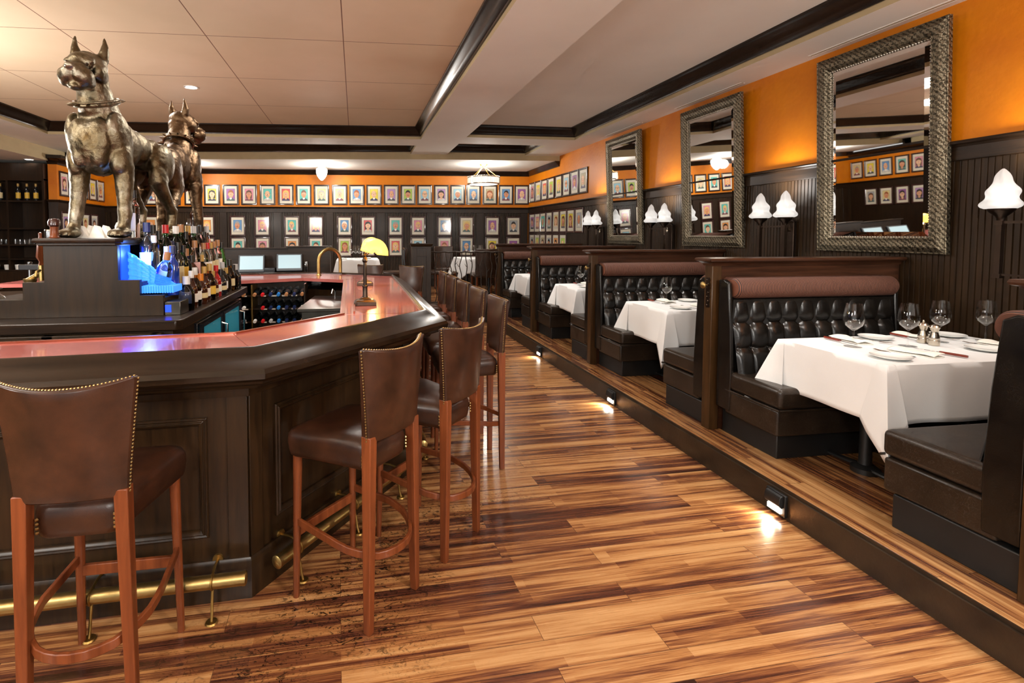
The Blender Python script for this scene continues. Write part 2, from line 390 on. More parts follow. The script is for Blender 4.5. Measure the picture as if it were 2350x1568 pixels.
# left stub wall, running towards the camera from the back wall
LW = (-5.5,10.27); LC = (-5.66,12.37)
w = MB().prism([(LW[0],LW[1]),(LC[0],LC[1]+.05),(-5.85,12.42),(-5.64,10.25)], 2.24, 3.0).build('wall_left', M['orange']); struct(w)
w = MB().prism([(LW[0]+.012,LW[1]-.012),(LC[0]+.012,LC[1]+.05),(-5.85,12.42),(-5.64,10.235)], 0, 2.24).build('wall_left_wainscot', M['dark']); struct(w)
MB().sweep(cap, [(-5.64,10.235),(LW[0]+.012,LW[1]-.012),(LC[0]+.012,LC[1])]).build('trim_cap_left', M['darkx'])['kind'] = 'structure'
MB().sweep([(0,2.9),(.02,2.9),(.03,2.93),(.09,2.99),(.13,3.0),(.13,3.06),(0,3.06)], [(-5.64,10.25),LW,LC]).build('trim_crown_left', M['crown'])['kind'] = 'structure'
w = MB().box(-9.2,-3.2,0,-9,12.7,3.4).build('wall_far_left', M['dark']); struct(w)
w = MB().box(-9.2,10.75,0,-5.6,10.95,3.4).build('wall_left_back', M['dark']); struct(w)

# ------------------------------------------------------------------ ceiling: coffers, beams, soffits
def seams():
    k = N('blush_ceiling_panels'); v = k.co()
    sp = k.n('SeparateXYZ', {0: v}); ln = None
    for ax, o, st in ((0,.10,1.225),(1,-4.80,1.24)):
        u = sp.outputs[ax]
        if ax == 1: u = k.math('ADD', u, k.math('MULTIPLY', sp.outputs[0], .03))
        d = k.math('PINGPONG', k.math('ADD', u, o + 40*st), st/2)
        l = k.math('LESS_THAN', d, .0045); ln = l if ln is None else k.math('MAXIMUM', ln, l)
    f = k.noise(v, 1.1, 4)
    c = k.mix(ln, k.ramp(f, [(.3,srgb(220,200,170)),(.7,srgb(230,210,182))]), srgb(128,92,72))
    k.p(Base_Color=c, Roughness=.65); return k.m
M['panels'] = seams()
ZC = 3.39
c = MB().box(-9,-3.2,ZC,1.2,12.7,ZC+.1).build('ceiling', M['panels']); struct(c)
c = MB().box(1.2,-3.2,ZC,4.35,12.7,ZC+.1).build('ceiling_booths', M['cream']); struct(c)
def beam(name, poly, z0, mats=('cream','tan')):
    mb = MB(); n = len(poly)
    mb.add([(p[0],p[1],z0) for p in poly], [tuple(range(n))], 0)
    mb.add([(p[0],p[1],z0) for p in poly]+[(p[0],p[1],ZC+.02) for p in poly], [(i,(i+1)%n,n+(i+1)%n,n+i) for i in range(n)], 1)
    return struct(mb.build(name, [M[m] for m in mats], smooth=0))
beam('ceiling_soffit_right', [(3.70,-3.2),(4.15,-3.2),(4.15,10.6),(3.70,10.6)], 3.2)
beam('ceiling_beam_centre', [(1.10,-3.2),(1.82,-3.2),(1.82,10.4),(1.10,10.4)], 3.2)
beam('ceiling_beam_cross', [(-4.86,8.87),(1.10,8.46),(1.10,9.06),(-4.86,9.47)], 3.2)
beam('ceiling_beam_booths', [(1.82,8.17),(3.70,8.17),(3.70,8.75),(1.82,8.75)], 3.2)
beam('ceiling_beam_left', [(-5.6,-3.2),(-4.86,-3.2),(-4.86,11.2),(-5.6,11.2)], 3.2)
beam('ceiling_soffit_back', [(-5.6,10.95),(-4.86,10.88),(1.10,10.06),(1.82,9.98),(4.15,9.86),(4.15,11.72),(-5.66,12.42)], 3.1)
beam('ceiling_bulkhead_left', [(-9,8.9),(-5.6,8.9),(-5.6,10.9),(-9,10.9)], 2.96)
ccrown = [(0,3.245),(.014,3.245),(.018,3.258),(.024,3.262),(.05,3.30),(.085,3.35),(.105,3.362),(.115,3.372),(.115,3.392),(0,3.392)]
def crown(i, poly):   # clockwise path: profile projects into the coffer
    struct(MB().sweep(ccrown, poly, loop=True).build('trim_crown_coffer_%d' % i, M['crown']))
crown(1, [(-4.86,-3.1),(-4.86,8.87),(1.10,8.46),(1.10,-3.1)])
crown(2, [(1.82,-3.1),(1.82,8.17),(3.70,8.17),(3.70,-3.1)])
crown(3, [(-4.86,9.47),(-4.86,10.88),(1.10,10.06),(1.10,9.06)])
crown(4, [(1.82,8.75),(1.82,9.98),(3.42,9.9),(3.42,8.75)])
crown(5, [(-9,-3.1),(-9,8.9),(-5.6,8.9),(-5.6,-3.1)])
beam('ceiling_soffit_corner', [(3.42,8.75),(3.70,8.75),(3.70,9.95),(3.42,9.95)], 3.2)
# ------------------------------------------------------------------ booths
PY = [1.475, 3.29, 5.167, 7.01, 8.80]           # near face of each wooden partition
BNAME = ['nearest booth partition, at the right edge of the picture', 'second booth partition, behind the nearest white table', 'third booth partition, with the middle mirror above its end', 'fourth booth partition, below the farthest mirror', 'farthest booth partition, below the portraits']
PX0, PX1 = 2.555, 4.135
def make_partition():
    e = empty('booth_partition'); L = PX1-PX0
    MB().box(.07,.012,0,L,.068,1.225).build('panel', M['booth'], e)
    MB().box(0,0,0,.075,.08,1.225).build('post', M['post'], e, bevel=.004)
    mb = MB().box(.075,.004,1.03,L,.012,1.225).box(.075,.068,1.03,L,.076,1.225)
    mb.build('frieze_board', M['booth'], e)
    capp = [(0,1.205),(.006,1.205),(.012,1.22),(.03,1.235),(.045,1.24),(.05,1.25),(.045,1.262),(0,1.266)]
    pth = [(L,0),(0,0),(0,.08),(L,.08)]
    mb = MB().sweep(capp, pth[::-1]).prism([(0,0),(L,0),(L,.08),(0,.08)], 1.21, 1.266)
    mb.build('cap_moulding', M['booth'], e)
    # carved ornament and brass coat knob on the aisle end of the post
    mb = MB(); prof = []
    for i in range(21):
        z = .90 + .22*i/20; wd = .014 + .009*abs(math.sin(i*1.1)); prof.append((wd, z))
    poly = [(.04-a, z) for a, z in prof] + [(.04+a, z) for a, z in prof[::-1]]
    mb.add([(-.004,y,z) for y,z in poly]+[(.002,y,z) for y,z in poly], [tuple(range(len(poly)))]+[(i,(i+1)%len(poly),len(poly)+(i+1)%len(poly),len(poly)+i) for i in range(len(poly))])
    for i in range(7): mb.ell((-.005,.04+.006*(-1)**i,.915+.031*i), (.005,.009,.009), 10, 6)
    mb.build('carved_ornament', M['brassdk'], e)
    k = MB().lathe([(.006,0),(.006,-.03),(.0235,-.038),(.026,-.043),(.023,-.049),(.012,-.053),(.002,-.056)][::-1], (0,.04,1.065), 20, axis='x').build('coat_knob', M['brass'], e)
    k['label'] = 'round brass coat knob'
    return e
BL = 1.37
def make_bench():
    """leather booth bench: backs onto y=0, seat towards -y, x from 0 (aisle) to BL, z=0 platform."""
    e = empty('booth_bench')
    MB().box(.05,-.50,0,BL,-.02,.165).build('toe_plinth', M['black'], e, bevel=.006)
    MB().box(.0,-.55,.165,BL,-.10,.33).build('seat_skirt', M['sleather'], e, bevel=.014, seg=3)
    def seat(u, v):
        x = u*BL; y = -.565+v*.44
        ex = min(1, min(u,1-u)*BL/.05); ey = min(1, v*.44/.06)
        return (x, y, .435+.03*math.sqrt(max(0,1-(1-ex)**2))*1.0+.022*math.sqrt(max(0,1-(1-ey)**2))+.006*math.sin(PI*u)*math.sin(PI*v))
    MB().box(0,-.565,.335,BL,-.12,.468).build('seat_cushion', M['sleather'], e, bevel=.03, seg=4)
    mb = MB()
    mb.tube([(0,-.566,.335),(BL,-.566,.335)], .007, 8); mb.tube([(-.002,-.565,.335),(-.002,-.11,.335)], .007, 8)
    mb.build('piping', M['sleather'], e)
    # side wings of the back
    for x0 in (-.008, BL-.022):
        w = [(-.02,.19),(-.15,.19),(-.155,.46),(-.14,.80),(-.115,1.09),(-.07,1.115),(-.02,1.11)]
        MB().add([(x0,y,z) for y,z in w]+[(x0+.03,y,z) for y,z in w], [tuple(range(7)),tuple(range(13,6,-1))]+[(i,(i+1)%7,7+(i+1)%7,7+i) for i in range(7)]).build('back_wing', M['bleather'], e, bevel=.008)
    cw = .131; rows = (.455,.60,.79,.965)
    zs0, zs1 = .455, .985; x0, x1 = .03, BL-.03
    seams = (.18,.355)   # button heights above zs0
    def tuft(u, v):
        x = x0+u*(x1-x0); t = v*(zs1-zs0)
        base = -.185+.095*v
        cu = (u*(x1-x0))/cw; fu = abs(math.sin(PI*cu))
        if t < seams[0]: fv = math.sin(PI/2*min(1,(seams[0]-t)/.10))
        elif t < seams[1]: fv = math.sin(PI*(t-seams[0])/(seams[1]-seams[0]))
        else: fv = math.sin(PI/2*min(1,(t-seams[1])/.10))
        edge = min(1, (1-v)*.53/.03)*min(1, min(u,1-u)*1.31/.02)
        h = .030*max(0,fu)**.5*max(0,fv)**.45*math.sqrt(edge)
        du = (cu-round(cu))*cw; dip = 0
        for s in seams: dip = max(dip, math.exp(-((du/.022)**2+((t-s)/.022)**2)))
        if u < .01 or u > .99: dip = 0
        # pleats running from the buttons
        return (x, base-h+.018*dip, zs0+t)
    mb = MB().grid(tuft, 168, 64)
    mb.box(x0,-.12,zs0,x1,-.02,zs1-.01)
    back = mb.build('tufted_back', M['bleather'], e, smooth=60)
    bd = None   # upholstery buttons
    for i in range(1,10):
        for s in seams:
            q = (x0+i*cw,-.185+.095*s/.53+.012,zs0+s)
            if bd is None: bd = MB().ell((0,0,0), (.008,.006,.008), 10, 6).build('button', M['bleather'], back, loc=q).data
            else: link('button', bd, back, q)
    # striped headroll
    n = 20; prof = []
    for i in range(n+1):
        a = PI*(.5+i/n); prof.append((-.105+.07*math.cos(a), 1.055+.072*math.sin(a)))
    rings = []
    for k in range(13):
        x = .032+(BL-.064)*k/12; sc = 1
        if k in (0,12): sc = .82
        if k in (1,11): x = .032+.02 if k == 1 else BL-.052; sc = 1
        rings.append([(x, -.105+(y+.105)*sc, 1.055+(z-1.055)*sc) for y,z in prof]+[(x,-.02,1.055-.072*sc),(x,-.02,1.055+.072*sc)])
    MB().loft(rings).build('headroll', M['stripe'], e)
    return e
part0 = make_partition(); part0['category'] = 'partition'; part0['group'] = 'wooden booth partitions'
part0.location = (PX0, PY[0], .165); part0['label'] = 'dark wood partition with brass knob, ' + BNAME[0].replace(' booth partition','')
parts = [part0]
for i in range(1,5): parts.append(copy_tree(part0, (PX0, PY[i], .165)))
NM = ['nearest of five, cut off by the right picture edge','second nearest, above the nearest tufted bench','third, above the bench at the second white table','fourth, below the farthest mirror','fifth and farthest, below the wall portraits']
for p, t in zip(parts, NM): p['label'] = 'dark wood booth partition with post, ' + t
bench0 = make_bench(); bench0['category'] = 'bench'; bench0['group'] = 'black leather booth benches'
TN = ['the nearest white table','the second nearest white table','the third white table','the fourth, farthest booth table']
k = 0
for i in range(4):
    a = bench0 if i == 0 else copy_tree(bench0)
    a.location = (2.60, PY[i+1], .165)
    a['label'] = 'tufted black leather bench with striped headroll, behind ' + TN[i]
    b = copy_tree(bench0, (2.60+BL, PY[i]+.08, .165), PI)
    b['label'] = 'black leather bench with its back to the viewer, before ' + TN[i]
# ------------------------------------------------------------------ tables and cloths
def make_table(w, d, h, mat='black'):
    e = empty('dining_table')
    MB().box(-w/2,-d/2,h-.03,w/2,d/2,h).build('tabletop', M[mat], e, bevel=.004)
    for sx in (-w*.28, w*.28):
        MB().lathe([(.035,.05),(.032,.07),(.032,h-.05),(.09,h-.03)], (sx,0,0), 20).build('pedestal', M[mat], e)
        MB().lathe([(.07,0),(.07,.03),(.05,.045),(.035,.05)], (sx,0,0), 20).build('pedestal_base', M[mat], e)
        for s in (-1,1): MB().tube([(sx,0,.03),(sx,s*.27,.018)], [.03,.018], 10, flat=(1,.6)).build('foot', M[mat], e)
    return e
def cloth_mesh(w, d, drop, seed=1, rx=None):
    rnd = random.Random(seed); e = .012; W, D = w/2+.004, d/2+.004
    per = []      # (x,y,nx,ny,flap,cornerdx,cornerdy)
    def side(x0,y0,x1,y1,nx,ny):
        n = max(6, int(math.hypot(x1-x0,y1-y0)/.045)); L = math.hypot(x1-x0,y1-y0)
        for i in range(1,n):
            t = i/n; per.append((x0+(x1-x0)*t, y0+(y1-y0)*t, nx, ny, 0, t*L, L))
    cs = [(-W,-D),(W,-D),(W,D),(-W,D)]; ns = [(0,-1),(1,0),(0,1),(-1,0)]
    for k in range(4):
        x0,y0 = cs[k]; x1,y1 = cs[(k+1)%4]; nx,ny = ns[k]
        side(x0,y0,x1,y1,nx,ny)
        n2 = ns[(k+1)%4]
        for f in (-1,-.66,-.33,0,.33,.66,1): per.append((x1,y1,nx,ny,('c',f,n2),0,0))
    NT = 12; rings = []
    ph = [rnd.uniform(0,6.28) for _ in range(8)]
    for j in range(NT+1):
        tt = j/NT; ring = []
        for (x,y,nx,ny,fl,s,L) in per:
            if fl == 0:
                t = tt*drop
                cd = min(s, L-s)
                wv = .007*math.sin(s*14+ph[0])*tt + .006*math.sin(s*6.1+ph[1])*tt
                wv += .02*tt*math.exp(-cd/.10)
                o = .004+.012*tt**.5+wv
                ring.append((x+nx*o, y+ny*o, -t))
            else:
                _, f, n2 = fl; a = 1-abs(f)
                Ld = drop*(1+.52*a); t = tt*Ld
                # flap swings out on the diagonal, leaning along the corner
                r = (.60*a)*t*.62
                dx, dy = (nx+n2[0])*.7071, (ny+n2[1])*.7071
                sx, sy = (-n2[0], -n2[1]) if f < 0 else (-nx, -ny)
                back = abs(f)*(.05+.16*t)*(1 if abs(f) > .5 else .6)
                o = .004+.012*tt**.5+.02*tt*abs(f)
                bx, by = (nx*o, ny*o) if f < 0 else ((n2[0]*o, n2[1]*o) if f > 0 else (dx*o, dy*o))
                cur = .018*math.sin(f*5+ph[2])*tt
                ring.append((x+dx*r+sx*back+bx+dx*cur, y+dy*r+sy*back+by+dy*cur, -t))
        rings.append(ring)
    if rx: rings = [[(min(p[0],rx),p[1],p[2]) for p in r_] for r_ in rings]
    mb = MB(); inner = []
    for (x,y,nx,ny,fl,s,L) in per: inner.append((x-(.012 if x>0 else -.012)*(abs(nx) if fl==0 else 1), y-(.012 if y>0 else -.012)*(abs(ny) if fl==0 else 1), .0065))
    allr = [inner]+[[(p[0],p[1],p[2]+.003) for p in rings[0]]]+rings[1:]
    n = len(per)
    mb.loft(allr, caps=False)
    mb.add(inner, [tuple(range(n))])
    return mb
ctab = [(3.41,2.565),(3.41,4.43),(3.41,6.27),(3.41,8.06)]
tw, td, th = 1.32, .67, .745
tab0 = make_table(tw, td, th); tag(tab0, None, 'table', 'booth pedestal tables')
cl0 = cloth_mesh(tw, td, .31, 3, .715).build('tablecloth', M['cloth'], smooth=70); tag(cl0, None, 'tablecloth', 'white booth tablecloths')
so = cl0.modifiers.new('thick','SOLIDIFY'); so.thickness = .002
TT = ['nearest booth table','second booth table','third booth table','farthest booth table']
for i, (x,y) in enumerate(ctab):
    t = tab0 if i == 0 else copy_tree(tab0)
    t.location = (x,y,.165); t['label'] = 'black pedestal table hidden under the white cloth, ' + TT[i]
    c = cl0 if i == 0 else copy_tree(cl0)
    c.location = (x,y,.165+th); c['label'] = 'white tablecloth with hanging corners on the ' + TT[i]
TZ = .165+th+.0085
# care tag on the near left cloth corner
# ------------------------------------------------------------------ table ware
def make_wineglass(h=.235, r=.042):
    s = h/.235; q = r/.042
    prof = [(.036*q,0),(.036*q,.002),(.012,.006),(.0045,.014),(.004,.06*s),(.0045,.088*s),(.016*q,.098*s),(.035*q,.118*s),(.042*q,.143*s),(.0415*q,.165*s),(.036*q,.20*s),(.031*q,.235*s),
            (.0298*q,.235*s),(.0346*q,.20*s),(.040*q,.165*s),(.0405*q,.143*s),(.0335*q,.119*s),(.015*q,.101*s),(.001,.096*s)]
    return MB().lathe(prof, n=28).build('wine_glass', M['glass'])
g0 = make_wineglass(.262,.052); GREF = g0
GL = [(2.985,2.62,'nearest booth table, closest to the aisle'),(3.33,2.585,'nearest booth table, just left of the mills'),(3.66,2.66,'nearest booth table, just behind the mills'),(3.98,2.64,'nearest booth table, closest to the wall'),
      (3.02,4.52,'second booth table, beside the knife'),(2.98,6.33,'third booth table'),(3.2,8.12,'farthest booth table')]
for i, (x,y,t) in enumerate(GL):
    g = g0 if i == 0 else copy_tree(g0)
    g.location = (x,y,TZ); tag(g, 'empty wine glass on the ' + t, 'wine glass', 'wine glasses on booth tables')
def make_plate(r=.085):
    pr = [(0.001,.004),(.045,.004),(.055,.007),(r*.97,.016),(r,.0175),(r,.0155),(r*.96,.0125),(.056,.002),(.05,0),(.001,0)]
    return MB().lathe([(a, z) for a, z in pr], n=40).build('side_plate', M['china'])
p0 = make_plate(.092)
PLT = [(2.91,2.34,'nearest table, front corner by the aisle'),(3.66,2.42,'nearest table, before the black bench'),(3.36,2.80,'nearest table, far side behind the mills'),(3.92,2.80,'nearest table, far side by the wall'),
       (2.95,4.20,'second booth table, front corner'),(3.35,4.66,'second booth table, far side'),(2.93,6.06,'third booth table'),(2.92,7.83,'farthest booth table')]
for i, (x,y,t) in enumerate(PLT):
    g = p0 if i == 0 else copy_tree(p0)
    g.location = (x,y,TZ); tag(g, 'white side plate on the ' + t, 'plate', 'side plates on booth tables')
def napkin():
    def fn(u, v):
        x = (u-.5)*.10; y = (v-.5)*.21
        z = .010+.006*math.sin(u*3.0)+.010*max(0,math.sin(v*7.5+u))*(.3+.7*u)
        return (x+.01*math.sin(v*5), y, z)
    mb = MB().grid(fn, 14, 20)
    mb.grid(lambda u,v: ((u-.5)*.10+.01*math.sin(v*5), (v-.5)*.21, .001), 14, 20, flip=True)
    for e in range(1): pass
    return mb.build('folded_napkin', M['cloth2'], smooth=80)
n0 = napkin(); NREF = n0
m_ = n0.modifiers.new('thick','SOLIDIFY'); m_.thickness = .003; m_.offset = 0
NP = [(3.16,2.41,R(12),'nearest table, before the mills'),(3.13,2.76,R(-8),'nearest table, far side near the aisle'),(3.66,2.80,R(6),'nearest table, far side behind the mills'),(3.92,2.50,R(10),'nearest table, by the black bench'),
      (3.10,4.64,R(-10),'second booth table, behind the glass'),(3.22,4.25,R(8),'second booth table, near side'),(3.12,6.44,R(-10),'third booth table'),(3.1,8.24,R(-10),'farthest booth table')]
for i, (x,y,a,t) in enumerate(NP):
    g = n0 if i == 0 else copy_tree(n0)
    g.location = (x,y,TZ); g.rotation_euler = (0,0,a); tag(g, 'folded white napkin on the ' + t, 'napkin', 'folded napkins on booth tables')
def knife():
    e = empty('steak_knife')
    MB().loft([[(-.006*s,y,.004),(.006*s,y,.004),(.009*s,y,.010),(.006*s,y,.016),(-.006*s,y,.016),(-.009*s,y,.010)] for y,s in ((0,.8),(-.02,1),(-.07,1.15),(-.105,1.2),(-.118,.7))]).build('handle', M['redwood'], e)
    MB().add([(-.002,0,.008),(.009,.002,.008),(.010,.07,.008),(.002,.12,.008),(-.002,.1,.008),(-.002,0,.010),(.009,.002,.010),(.010,.07,.010),(.002,.12,.010),(-.002,.1,.010)],
             [(4,3,2,1,0),(5,6,7,8,9)]+[(i,(i+1)%5,5+(i+1)%5,5+i) for i in range(5)]).build('blade', M['chrome'], e)
    return e
k0 = knife()
KN = [(3.03,2.74,R(176),'nearest table, far side close to the aisle'),(3.295,2.39,R(14),'nearest table, right before the mills'),(3.58,2.78,R(-185),'nearest table, behind the mills'),(2.98,4.66,R(176),'second booth table'),(2.99,6.47,R(176),'third booth table'),(2.96,8.25,R(176),'farthest booth table')]
for i, (x,y,a,t) in enumerate(KN):
    g = k0 if i == 0 else copy_tree(k0)
    g.location = (x,y,TZ); g.rotation_euler = (0,0,a); tag(g, 'steak knife with red-brown handle on the ' + t, 'knife', 'steak knives on booth tables')
def fork():
    mb = MB()
    mb.tube([(0,-.10,.006),(0,-.04,.004),(0,.03,.007)], [.0055,.0035,.003], 8, flat=(1,.5))
    mb.tube([(0,.03,.007),(0,.045,.007)], [.004,.011], 8, flat=(1,.3))
    for x in (-.009,-.003,.003,.009): mb.tube([(x,.045,.007),(x,.07,.006),(x*.9,.10,.010)], [.0022,.002,.0012], 6)
    return mb.build('fork', M['chrome'])
f0 = fork()
FK = [(3.03,2.42,R(10),'nearest table, beside the front plate'),(3.80,2.52,R(14),'nearest table, beside the bench side plate'),(3.25,2.73,R(200),'nearest table, beside the far middle plate'),(3.79,2.76,R(200),'nearest table, beside the plate by the wall'),(3.07,4.24,R(10),'second booth table')]
for i, (x,y,a,t) in enumerate(FK):
    g = f0 if i == 0 else copy_tree(f0)
    g.location = (x,y,TZ); g.rotation_euler = (0,0,a); tag(g, 'silver fork on the ' + t, 'fork', 'forks on booth tables')
def mill(knob):
    e = empty('pepper_mill')
    MB().lathe([(.026,0),(.0265,.004),(.0265,.03),(.024,.033),(.0255,.036),(.025,.05),(.018,.075),(.0165,.085),(.021,.098),(.022,.104)], n=28).build('body', M['nickel'], e)
    MB().lathe([(.022,.104),(.024,.106),(.026,.112),(.022,.122),(.012,.128),(.001,.129)], n=28).build('cap', M['nickel'], e)
    if knob: MB().ell((0,0,.136), (.007,.007,.009), 14, 8).build('knob', M['nickel'], e)
    return e
a = mill(True); a.location = (3.53,2.655,TZ); tag(a, 'silver pepper mill with a round top knob on the nearest table', 'pepper mill', 'salt and pepper mills')
a.name = 'pepper_mill'
a = mill(False); a.location = (3.52,2.585,TZ); a.name = 'salt_mill'; tag(a, 'silver salt mill with a smooth domed cap on the nearest table', 'salt mill', 'salt and pepper mills')
# ------------------------------------------------------------------ step lights on the riser
def steplight():
    e = empty('step_light')
    MB().prism([(-.066,0),(.066,0),(.066,.018),(-.066,.018)], -.062, .062).build('housing', M['black'], e, bevel=.003)
    mb = MB().loft([[(x,0,.056),(x,-.014,.052),(x,-.022,.036),(x,-.024,.0),(x,-.010,-.014),(x,0,-.014)] for x in (-.052,.052)])
    mb.build('hood', M['black'], e, bevel=.002)
    MB().box(-.045,-.008,-.048,.045,.002,-.022).build('lens', M['step'], e)
    return e
s0 = steplight()
for i, (y, t) in enumerate(((2.48,'nearest, below the first white table'),(4.34,'middle one, beside the second booth'),(6.21,'farthest, past the stools'))):
    s = s0 if i == 0 else copy_tree(s0)
    s.location = (2.357,y,.078); s.rotation_euler = (0,0,R(-90)); tag(s, 'black hooded step light glowing on the riser, ' + t, 'step light', 'step lights on the riser')
    l = light_ = bpy.data.lights.new('step_glow','SPOT'); l.energy = 9; l.color = (1,.88,.66); l.spot_size = R(120); l.spot_blend = .7; l.shadow_soft_size = .02
    o = bpy.data.objects.new('step_glow', l); COL.objects.link(o); o.location = (2.32,y,.05); o.rotation_euler = (0,R(50),0)
# ------------------------------------------------------------------ the bar
BZ = 1.10
OUT = [(-3.6,1.935),(-.436,2.212),(.424,3.150),(.424,5.98),(-.43,6.50),(-3.6,6.42)]      # outer edge of the copper top
INN = [(-3.6,2.33),(-.612,2.612),(-.10,3.150),(-.137,5.593),(-.60,5.88),(-1.247,5.62),(-3.6,5.55)]
PAN = [(-3.6,2.09),(-.473,2.244),(.34,3.30),(.34,5.95),(-.46,6.42),(-3.6,6.34)]
bar = empty('bar_counter', label='U-shaped bar with red copper top and dark panelled front', cat='bar counter')
loop = OUT + INN[::-1]
def poly_prism(poly, z0, z1, mb=None):
    mb = mb or MB(); return mb.prism(poly, z0, z1)
# slab split into convex-ish quads so that shading stays clean
mb = MB()
segs = [(OUT[0],OUT[1],INN[1],INN[0]),(OUT[1],OUT[2],INN[2],INN[1]),(OUT[2],OUT[3],INN[3],INN[2]),(OUT[3],OUT[4],INN[4],INN[3]),(OUT[4],OUT[5],INN[6],INN[5],INN[4])]
for q in segs: mb.prism(list(q), BZ-.035, BZ)
mb.build('countertop', M['copper'], bar, smooth=0)
mb = MB()
for a, b in ((OUT[1],INN[1]),(OUT[2],INN[2]),(OUT[3],INN[3]),(OUT[4],INN[4])):
    mb.tube([(a[0],a[1],BZ+.0005),(b[0],b[1],BZ+.0005)], .0025, 6, flat=(1,.4))
mb.build('copper_seam', M['copperdk'], bar)
# raised inner drip ledge on the aisle side and front
mb = MB(); ip = [(-3.6,2.345),(-.606,2.625),(-.088,3.165),(-.125,5.59)]
mb.sweep([(-.002,BZ-.05),(.018,BZ-.05),(.018,BZ+.008),(-.002,BZ+.008)], ip)
mb.build('inner_ledge', M['copperdk'], bar)
mb = MB(); mb.prism([(-.10,3.19),(-.018,3.19),(-.018,5.64),(-.137,5.60)], BZ-.04, BZ-.012)
mb.build('drip_tray', M['copperdk'], bar)
MB().sweep([(-.006,BZ),(.006,BZ),(.006,BZ+.014),(-.006,BZ+.014)], [(-.012,3.18),(-.012,5.66)]).build('tray_lip', M['copperdk'], bar)
# rolled timber arm rail round the outside
rail = [(-.004,BZ-.05),(-.004,BZ+.012),(.006,BZ+.022),(.02,BZ+.018),(.045,BZ-.002),(.085,BZ-.022),(.115,BZ-.032),(.140,BZ-.044),(.152,BZ-.062),(.148,BZ-.084),(.130,BZ-.098),(.118,BZ-.10),(.112,BZ-.112),(.085,BZ-.12),(.06,BZ-.125),(.045,BZ-.140),(.04,BZ-.15),(-.03,BZ-.15),(-.03,BZ-.05)]
MB().sweep(rail, OUT).build('arm_rail', M['barrail'], bar, smooth=28)
mb = MB(); pi = [(-3.6,2.60),(-.72,2.86),(-.26,3.30),(-.30,5.45)]
# panelled body
body = PAN[:4] + [(.34-.02,5.95),(.0,5.9),(.0,3.36),(-.60,2.60),(-3.6,2.45)]
mb = MB()
for a, b, c, d in ((PAN[0],PAN[1],(-.62,2.58),(-3.6,2.40)),(PAN[1],PAN[2],(-.02,3.22),(-.62,2.58)),(PAN[2],PAN[3],(-.04,5.62),(-.02,3.22))): mb.prism([a,b,c,d], .0, .97)
mb.prism([PAN[3],PAN[4],(-.62,5.94),(-.06,5.62)], 0, .97)
mb.prism([PAN[4],PAN[5],(-3.6,6.0),(-1.28,6.02),(-.62,6.1)], 0, .97)
mb.build('panelled_body', M['barw'], bar)
MB().sweep([(0,0),(.022,0),(.022,.165),(.012,.18),(0,.18)], PAN).build('plinth_board', M['barw'], bar)
MB().sweep([(0,.90),(.018,.90),(.022,.915),(.022,.97),(0,.97)], PAN).build('top_rail', M['barw'], bar)
# stiles and raised frames on the visible faces
def along(a, b):
    d = Vector((b[0]-a[0], b[1]-a[1])); L = d.length; d.normalize(); n = Vector((d.y,-d.x)); return d, n, L
def face_box(mb, a, d, n, s0, s1, z0, z1, t0, t1):
    P = [Vector(a)+d*s+n*t for s,t in ((s0,t0),(s1,t0),(s1,t1),(s0,t1))]
    mb.prism([(p.x,p.y) for p in P], z0, z1)
def mould(mb, a, d, n, s0, s1, z0, z1):
    # picture-frame moulding lying on the face
    pr = [(0,0),(.0,.010),(.006,.016),(.014,.012),(.020,.020),(.030,.014),(.036,.004),(.036,0)]
    cs = [(s0,z0),(s1,z0),(s1,z1),(s0,z1)]; dirs = [(1,1),(-1,1),(-1,-1),(1,-1)]
    rings = []
    for (s,z),(ds,dz) in zip(cs, dirs):
        rings.append([tuple((lambda q: (q.x,q.y,z+dz*u))(Vector(a)+d*(s+ds*u)+n*w)) for u,w in pr])
    mb.loft(rings, loop=True)
a, b = PAN[0], PAN[1]; d, n, L = along(a, b)
def stile(*q):
    s_ = MB(); face_box(s_, *q); s_.build('stile', M['barw'], bar, bevel=.002)
def pmould(*q):
    s_ = MB(); mould(s_, *q); s_.build('panel_moulding', M['barw'], bar, bevel=.001)
for s0, s1 in ((L-.085,L),(L-1.24,L-1.12),(L-2.35,L-2.23)): stile(a, d, n, s0, s1, .18, .90, 0, .012)
for s0, s1 in ((L-1.03,L-.165),(L-2.14,L-1.33)): pmould(a, d, n, s0, s1, .285, .815)
a2, b2 = PAN[1], PAN[2]; d2, n2, L2 = along(a2, b2)
for s0, s1 in ((0,.07),(L2-.07,L2)): stile(a2, d2, n2, s0, s1, .18, .90, 0, .012)
pmould(a2, d2, n2, .15, L2-.14, .285, .815)
a3, b3 = PAN[2], PAN[3]; d3, n3, L3 = along(a3, b3)
for s0 in (0,.86,1.74,L3-.09): stile(a3, d3, n3, s0, s0+.09, .18, .90, 0, .012)
for s0 in (.15,1.01,1.89): pmould(a3, d3, n3, s0, s0+.66, .285, .815)
